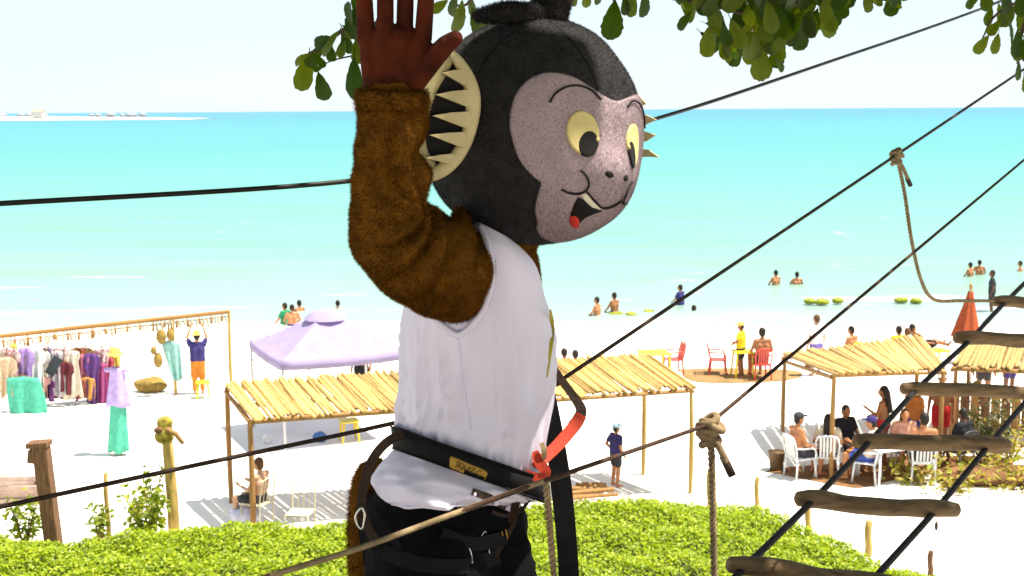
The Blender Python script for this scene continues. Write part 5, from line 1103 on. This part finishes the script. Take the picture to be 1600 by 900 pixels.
# cuff of the sleeve
g = MB(); c0, c1 = at(613, 172, 2.42), at(613, 143, 2.42); g.tube([c0, c0.lerp(c1, .5), c1, c1 + Vector((0, 0, -.004))], [.064, .066, .062, .040], 24); cf = g.build('cuff', M_brown, person_ob, world=True); fur('cuff_fur', cf, person_ob, B_brown, 14000, .013, .0007, (0, 0, -.3), .45)

# ---------------------------------------------------------------- vest: lofted cloth with drawn folds
LV = [  # left edge, right edge, depth half thickness
    ((742, 343), (800, 374), .145), ((705, 372), (820, 392), .175), ((668, 410), (838, 418), .185), ((640, 455), (851, 462), .182), ((630, 500), (862, 508), .176), ((627, 545), (868, 548), .170), ((626, 590), (866, 600), .164), ((625, 630), (858, 660), .158), ((625, 668), (840, 735), .152), ((628, 688), (832, 762), .150),
    ((612, 705), (834, 772), .172), ((590, 730), (830, 784), .205), ((582, 752), (800, 790), .222), ((590, 775), (770, 790), .225), ((604, 784), (755, 788), .220)]
NT, NPH = 90, 160; V = []; Fc = []
lv = np.array([[a[0], a[1], b[0], b[1], c] for a, b, c in LV]); kk = np.linspace(0, len(LV) - 1, NT)
def cr1(arr, s):
    i = int(min(max(math.floor(s), 0), len(arr) - 2)); f = s - i; p0, p1, p2, p3 = arr[max(i - 1, 0)], arr[i], arr[i + 1], arr[min(i + 2, len(arr) - 1)]
    return .5 * ((2 * p1) + (p2 - p0) * f + (2 * p0 - 5 * p1 + 4 * p2 - p3) * f * f + (3 * p1 - p0 - 3 * p2 + p3) * f ** 3)
def vest_point(s, ph, off=0.0, folds=True):
    xl, yl, xr, yr, hd = cr1(lv, s); cx, cy = (xl + xr) / 2, (yl + yr) / 2; c, sn = math.cos(ph), math.sin(ph)
    e = .82; cc = math.copysign(abs(c) ** e, c); ss = math.copysign(abs(sn) ** e, sn)
    hem = max(0, s - 10.5) / 3.5; sag = 8 * hem * max(0, sn) * (1 if c < .3 else .2)
    D = D0 - hd * ss; sc = D / D0
    px = cx + (xr - xl) / 2 * cc; py = cy + (yr - yl) / 2 * cc + sag
    p = at(px, py, D); n_ = Vector((c, -sn * .9, 0)).normalized()
    # keep the picture position of near-side folds regardless of depth
    if folds:
        t_ = s / 9.0; low = min(1, max(0, (s - 2.5) / 6.0))
        f = 0
        if s <= 9.4:
            back = .5 - .5 * c
            q1 = noise.noise(Vector((ph * 3.6 + .35 * s, s * .20, 3.1))); q2 = noise.noise(Vector((ph * 8.5 - .5 * s, s * .28, 8.3)))
            q3 = noise.noise(Vector((ph * 6.5 + .22 * s + 1.5 * q1, s * .11, 6.6)))
            f += low * (.45 + .6 * back) * (.016 * (.28 - abs(q1)) + .006 * q2 + .014 * (max(0, 1 - abs(q3) * 3.2)) ** 2)
            f += .016 * math.exp(-((s - 8.7) / 1.5) ** 2) * noise.noise(Vector((ph * 11 + s * .8, s * .35, 5.5)))
            f += .010 * math.exp(-((s - 5) / 2.6) ** 2) * noise.noise(Vector((ph * 2.5 + .5 * s, s * .4, 1.7)))
            f += .004 * math.exp(-((s - 8.4) / 1.1) ** 2)
        else:
            f += .007 * math.sin((s - 9.4) * .9) * noise.noise(Vector((ph * 2.6 + s * .9, s * 1.5 - ph * 1.8, 4.2))) * 1.6 + .004 * math.sin(ph * 7 + s * 2.6) * min(1, (s - 9.4) / 1.5)
        p += n_ * f
    return p + n_ * off
for i in range(NT):
    for j in range(NPH): V.append(vest_point(kk[i], 2 * math.pi * j / NPH))
for i in range(NT - 1):
    for j in range(NPH): a = i * NPH + j; b = i * NPH + (j + 1) % NPH; Fc.append((a, b, b + NPH, a + NPH))
Fc.append(tuple(range(NPH))[::-1])
g = MB(); g.add(V, Fc); vest = g.build('vest', M_shirt, person_ob, world=True); vest['label'] = 'white sleeveless cotton vest gathered under the belt'
so_ = vest.modifiers.new('s', 'SOLIDIFY'); so_.thickness = .003; so_.offset = -1
from mathutils.bvhtree import BVHTree
bv = BVHTree.FromPolygons([p for p in V], [f for f in Fc])
def on_vest(px, py, off=.002):
    d = ray(px, py).normalized(); h_ = bv.ray_cast(CAM, d); return (h_[0] - d * off) if h_[0] is not None else at(px, py, 2.65)
# hem tapes
g = MB(); P = smooth_path([on_vest(*p, .010) for p in [(750, 352), (764, 388), (769, 425), (763, 462), (748, 495), (718, 523), (690, 508), (668, 490), (646, 478)]], 6); g.tube(P, .0068, 8); g.build('armhole_hem', M_shirt, person_ob, world=True)
P = [vest_point(len(LV) - 1, 2 * math.pi * k / 60) for k in range(61)]; g = MB(); g.tube(P, .0035, 6); g.build('bottom_hem', M_shirt, person_ob, world=True)
# seam and chest print
g = MB(); g.tube(smooth_path([on_vest(*p, .001) for p in [(715, 527), (720, 570), (727, 620), (736, 670)]], 5), .0012, 5); g.build('side_seam', M_shirt, person_ob, world=True)
# ---------------------------------------------------------------- belt with badge
def band(name, s_top, s_bot, off, mt, ph0=0, ph1=2 * math.pi, n=72, th=.006):
    V = []; Fc = []
    for k in range(n + 1):
        ph = ph0 + (ph1 - ph0) * k / n
        a, b = vest_point(s_top, ph, off, False), vest_point(s_bot, ph, off, False); a2, b2 = vest_point(s_top, ph, off - th, False), vest_point(s_bot, ph, off - th, False)
        V += [a2, a, b, b2]
    for k in range(n):
        for q in range(4): q2 = (q + 1) % 4; Fc.append((k * 4 + q, k * 4 + 4 + q, k * 4 + 4 + q2, k * 4 + q2))
    g = MB(); g.add(V, Fc); return g.build(name, mt, person_ob, world=True, smooth=False), V
belt_s = [vest_point(9, p) for p in (0, 1)]
def belt_pt(px, py, off): return on_vest(px, py, off)
# belt follows its own pair of edges round the waist
BT = [((624, 666), (842, 750), .166), ((627, 700), (844, 786), .166)]
def belt_ring(k, ph, off):
    (xl, yl), (xr, yr), hd = BT[k]; hd = hd + off; c, sn = math.cos(ph), math.sin(ph); cc = math.copysign(abs(c) ** .82, c); ss = math.copysign(abs(sn) ** .82, sn)
    cx, cy = (xl + xr) / 2, (yl + yr) / 2; hw = (xr - xl) / 2 + off / mpp(D0); return at(cx + hw * cc, cy + (yr - yl) / 2 * cc, D0 - hd * ss)
V = []; Fc = []; n = 96
for k in range(n):
    ph = 2 * math.pi * k / n; V += [belt_ring(0, ph, .006), belt_ring(0, ph, .019), belt_ring(0, ph, .019).lerp(belt_ring(1, ph, .019), .5) + Vector((0, -.001, 0)), belt_ring(1, ph, .019), belt_ring(1, ph, .006)]
for k in range(n):
    k2 = (k + 1) % n
    for q in range(5): q2 = (q + 1) % 5; Fc.append((k * 5 + q, k * 5 + q2, k2 * 5 + q2, k2 * 5 + q))
g = MB(); g.add(V, Fc); belt = g.build('harness_belt', M_web, person_ob, world=True); belt['label'] = 'wide black padded harness belt with tan badge'
for kk_, q in ((0, .0195), (1, .0195)):
    g = MB(); g.tube([belt_ring(kk_, 2 * math.pi * k / 72, q) for k in range(73)], .0022, 5); o = g.build('piping', M_web, None); o.parent = belt; o.data.transform(Matrix.Translation(-person_ob.location))
bvb = BVHTree.FromPolygons(V, Fc)
def on_belt(px, py, off):
    d = ray(px, py).normalized(); h_ = bvb.ray_cast(CAM, d); return (h_[0] - d * off) if h_[0] is not None else at(px, py, 2.63)
bd = [(703, 713), (708, 714), (757, 735), (762, 741), (756, 752), (750, 752), (706, 733), (702, 728)]
top_e, bot_e = [(703, 715), (707, 713), (733, 724), (757, 734), (762, 740)], [(702, 728), (706, 733), (730, 743), (752, 752), (757, 751)]
T_ = smooth_path([Vector((x, y, 0)) for x, y in top_e], 4); B_ = smooth_path([Vector((x, y, 0)) for x, y in bot_e], 4); g = MB(); nb = len(T_)
for a_, b_ in zip(T_, B_):
    for q in (0, .08, .5, .92, 1): p_ = a_.lerp(b_, q); g.v.append(on_belt(p_.x, p_.y, .0035 if 0 < q < 1 else -.001))
for i in range(nb - 1):
    for q in range(4): g.f.append([i * 5 + q, i * 5 + q + 1, i * 5 + 6 + q, i * 5 + 5 + q])
o = g.build('badge', M_brass, None); o.parent = belt; o.data.transform(Matrix.Translation(-person_ob.location)); badge = o
cu_ = bpy.data.curves.new('badge_text', 'FONT'); cu_.body = 'SQUIZ C'; cu_.align_x = 'CENTER'; cu_.align_y = 'CENTER'; cu_.extrude = .0006; tx = bpy.data.objects.new('badge_text', cu_); col.objects.link(tx)
pa, pb, pc = on_belt(706, 723, .005), on_belt(758, 745, .005), on_belt(732, 733, .0055); xa = (pb - pa).normalized(); za = -ray(732, 733).normalized(); za = (za - xa * za.dot(xa)).normalized(); ya = za.cross(xa)
mt = Matrix((xa, ya, za)).transposed().to_4x4(); dg = bpy.context.evaluated_depsgraph_get(); mm = bpy.data.meshes.new_from_object(tx.evaluated_get(dg)); bpy.data.objects.remove(tx)
wd_ = max(v.co.x for v in mm.vertices) - min(v.co.x for v in mm.vertices); mm.transform(Matrix.Diagonal((.056 / wd_, .062 / wd_ * 1.05, 1, 1))); mm.transform(mt); mm.transform(Matrix.Translation(pc - person_ob.location)); mm.materials.clear(); mm.materials.append(M_ink)
o = bpy.data.objects.new('badge_lettering', mm); col.objects.link(o); o.parent = belt
# ---------------------------------------------------------------- trousers
g = MB()
for a, b in [((680, 775, 2.80, 92), (690, 800, 2.80, 100)), ((735, 795, 2.84, 88), (760, 830, 2.82, 66)), ((668, 825, 2.77, 104), (672, 900, 2.72, 104)), ((672, 900, 2.72, 104), (675, 1010, 2.68, 80)), ((745, 820, 2.86, 80), (768, 905, 2.84, 76)), ((768, 905, 2.84, 76), (782, 1010, 2.84, 66)), ((775, 800, 2.80, 48), (790, 850, 2.78, 40)), ((790, 870, 2.78, 44), (800, 930, 2.76, 44)), ((600, 800, 2.78, 40), (600, 860, 2.78, 40))]: cap_px(g, a, b)
for h_, fx, r1 in ((at(675, 1010, 2.68), -.02, .11), (at(782, 1010, 2.84), .10, .095)):
    an = Vector((h_.x + fx * .4, h_.y + .03, DECK_Z + .12)); g.capsule(h_, an, r1, .075)
tro = g.build('trousers', M_trous, person_ob, world=True, remesh=.012, sm=4)
tro['label'] = 'baggy black trousers'
apply_mods(tro); me = tro.data; nvt = len(me.vertices); co = np.zeros(nvt * 3); me.vertices.foreach_get('co', co); co = co.reshape(-1, 3); no = np.zeros(nvt * 3); me.vertices.foreach_get('normal', no); no = no.reshape(-1, 3)
d_ = np.array([.014 * noise.noise(Vector((c[0] * 7, c[1] * 7, c[2] * 22))) + .006 * noise.noise(Vector((c[0] * 20, c[1] * 20, c[2] * 40))) for c in co]); co += no * d_[:, None]; me.vertices.foreach_set('co', co.reshape(-1)); me.update()
tv = [Vector(c) + person_ob.location for c in co]; bvt = BVHTree.FromPolygons(tv, [tuple(p.vertices) for p in me.polygons])
def on_tr(px, py, off=.004):
    d = ray(px, py).normalized(); h_ = bvt.ray_cast(CAM, d); h2 = bv.ray_cast(CAM, d); c = [x[0] for x in (h_, h2) if x[0] is not None]
    if not c: return at(px, py, 2.72)
    q = min(c, key=lambda x: (x - CAM).length); return q - d * off
def strap_px(name, pts, wpx, mt, surf=None, D=None, th=.004, parent=person_ob, lab=None):
    P = []; 
    for q in pts: P.append(surf(q[0], q[1]) if surf else at(q[0], q[1], q[2] if len(q) > 2 else D))
    P = smooth_path(P, 6); n = len(P); W = []
    for i in range(n):
        tn = (P[min(i + 1, n - 1)] - P[max(i - 1, 0)]).normalized(); vw = (P[i] - CAM).normalized(); sd = tn.cross(vw).normalized(); wp = wpx if not hasattr(wpx, '__len__') else float(np.interp(i / (n - 1), np.linspace(0, 1, len(wpx)), wpx)); W.append(sd * wp / 2 * mpp(P[i].y))
    g = MB(); g.ribbon(P, W, th); o = g.build(name, mt, parent, world=True, smooth=False)
    if lab: o['label'] = lab
    return o
strap_px('chest_print', [(860, 484), (862, 505), (861, 530), (858, 560), (855, 590)], [3, 8, 9, 6, 2], mat('print_yellow', (.5, .42, .06), .8, .1, 30, 0), lambda x, y: on_vest(x, y, .004), th=.001)
strap_px('leg_loop', [(634, 676, 2.68), (606, 690, 2.66), (584, 715, 2.66), (570, 750, 2.66), (565, 790, 2.66), (572, 820, 2.66), (590, 850, 2.66)], 15, M_brweb, lab='brown harness strap curving round the hip')
strap_px('leg_loop', [(572, 785), (590, 810), (610, 835), (625, 860)], 13, M_web, on_tr)
strap_px('waist_strap', [(738, 768), (765, 778), (790, 792), (806, 800)], 12, M_brweb, on_tr); strap_px('waist_strap', [(806, 785), (800, 815), (785, 845), (770, 870)], 14, M_brweb, on_tr)
strap_px('gear_loop', [(768, 800), (790, 806), (812, 800), (826, 782)], 6, M_brweb, on_tr); strap_px('thigh_strap', [(690, 835), (740, 850), (790, 840)], 22, M_web, on_tr); strap_px('thigh_strap', [(598, 862), (650, 880), (720, 885), (780, 870)], 24, M_web, on_tr)
for pts in ([(752, 838), (758, 830), (762, 845), (765, 866)], [(733, 856), (737, 868), (738, 880)]):
    g = MB(); g.tube(smooth_path([on_tr(x, y, .009) for x, y in pts], 4), .0016, 6); g.build('buckle', M_steel, person_ob, world=True)
g = MB(); g.tube(smooth_path([at(565, 792, 2.64), at(556, 806, 2.64), at(558, 820, 2.64), at(566, 826, 2.64), at(570, 806, 2.64), at(565, 792, 2.64)], 4), .003, 6); g.build('carabiner', M_steel, person_ob, world=True)
for j in range(4):
    g = MB(); x = 772 + 6 * j; g.tube([on_tr(x, 836 - j * 3, .007), on_tr(x + 3, 850 - j * 3, .007)], .0018, 5); g.build('stitching', M_redweb if j == 5 else M_brass, person_ob, world=True)
# crumpled vest end at the front
g = MB(); 
for q in [(742, 772, 9), (748, 780, 7), (790, 792, 8), (800, 798, 9), (808, 788, 7), (775, 786, 6)]: p = on_tr(q[0], q[1], -.004); g.ell(p, (q[2] * mpp(2.65), .012, q[2] * 1.1 * mpp(2.65)), Matrix.Rotation(R(q[0]), 3, 'Y'))
g.build('vest_fold', M_shirt, person_ob, world=True, remesh=.006, sm=2)
# lanyard: wide black strap, dark handle loop, red webbing
strap_px('lanyard', [(842, 560, 2.86), (856, 610, 2.86), (866, 680, 2.85), (877, 760, 2.84), (885, 840, 2.83), (890, 920, 2.83), (893, 1020, 2.83)], [14, 20, 30, 34, 33, 33, 33], M_web, th=.006, lab='wide black strap hanging in front of the figure')
strap_px('lanyard_loop', [(855, 560, 2.83), (868, 580, 2.82), (882, 600, 2.81), (898, 622, 2.80), (908, 640, 2.79), (904, 654, 2.785), (895, 666, 2.78)], [11, 12, 13, 14, 17, 19, 19], M_brweb, th=.010)
strap_px('red_strap', [(909, 648, 2.785), (900, 662, 2.78), (882, 684, 2.76), (865, 702, 2.74), (850, 716, 2.72), (838, 730, 2.70)], [17, 20, 20, 19, 19, 18], M_redweb, th=.010, lab='red webbing strap clipped to the belt')
strap_px('red_strap', [(836, 706, 2.70), (842, 722, 2.69), (852, 736, 2.68), (848, 746, 2.68), (832, 744, 2.68), (822, 738, 2.68)], [12, 16, 18, 16, 14, 10], M_redweb, th=.012)
strap_px('tape_tab', [(846, 692, 2.69), (850, 704, 2.685), (850, 718, 2.685)], [7, 10, 6], M_rope, th=.004)
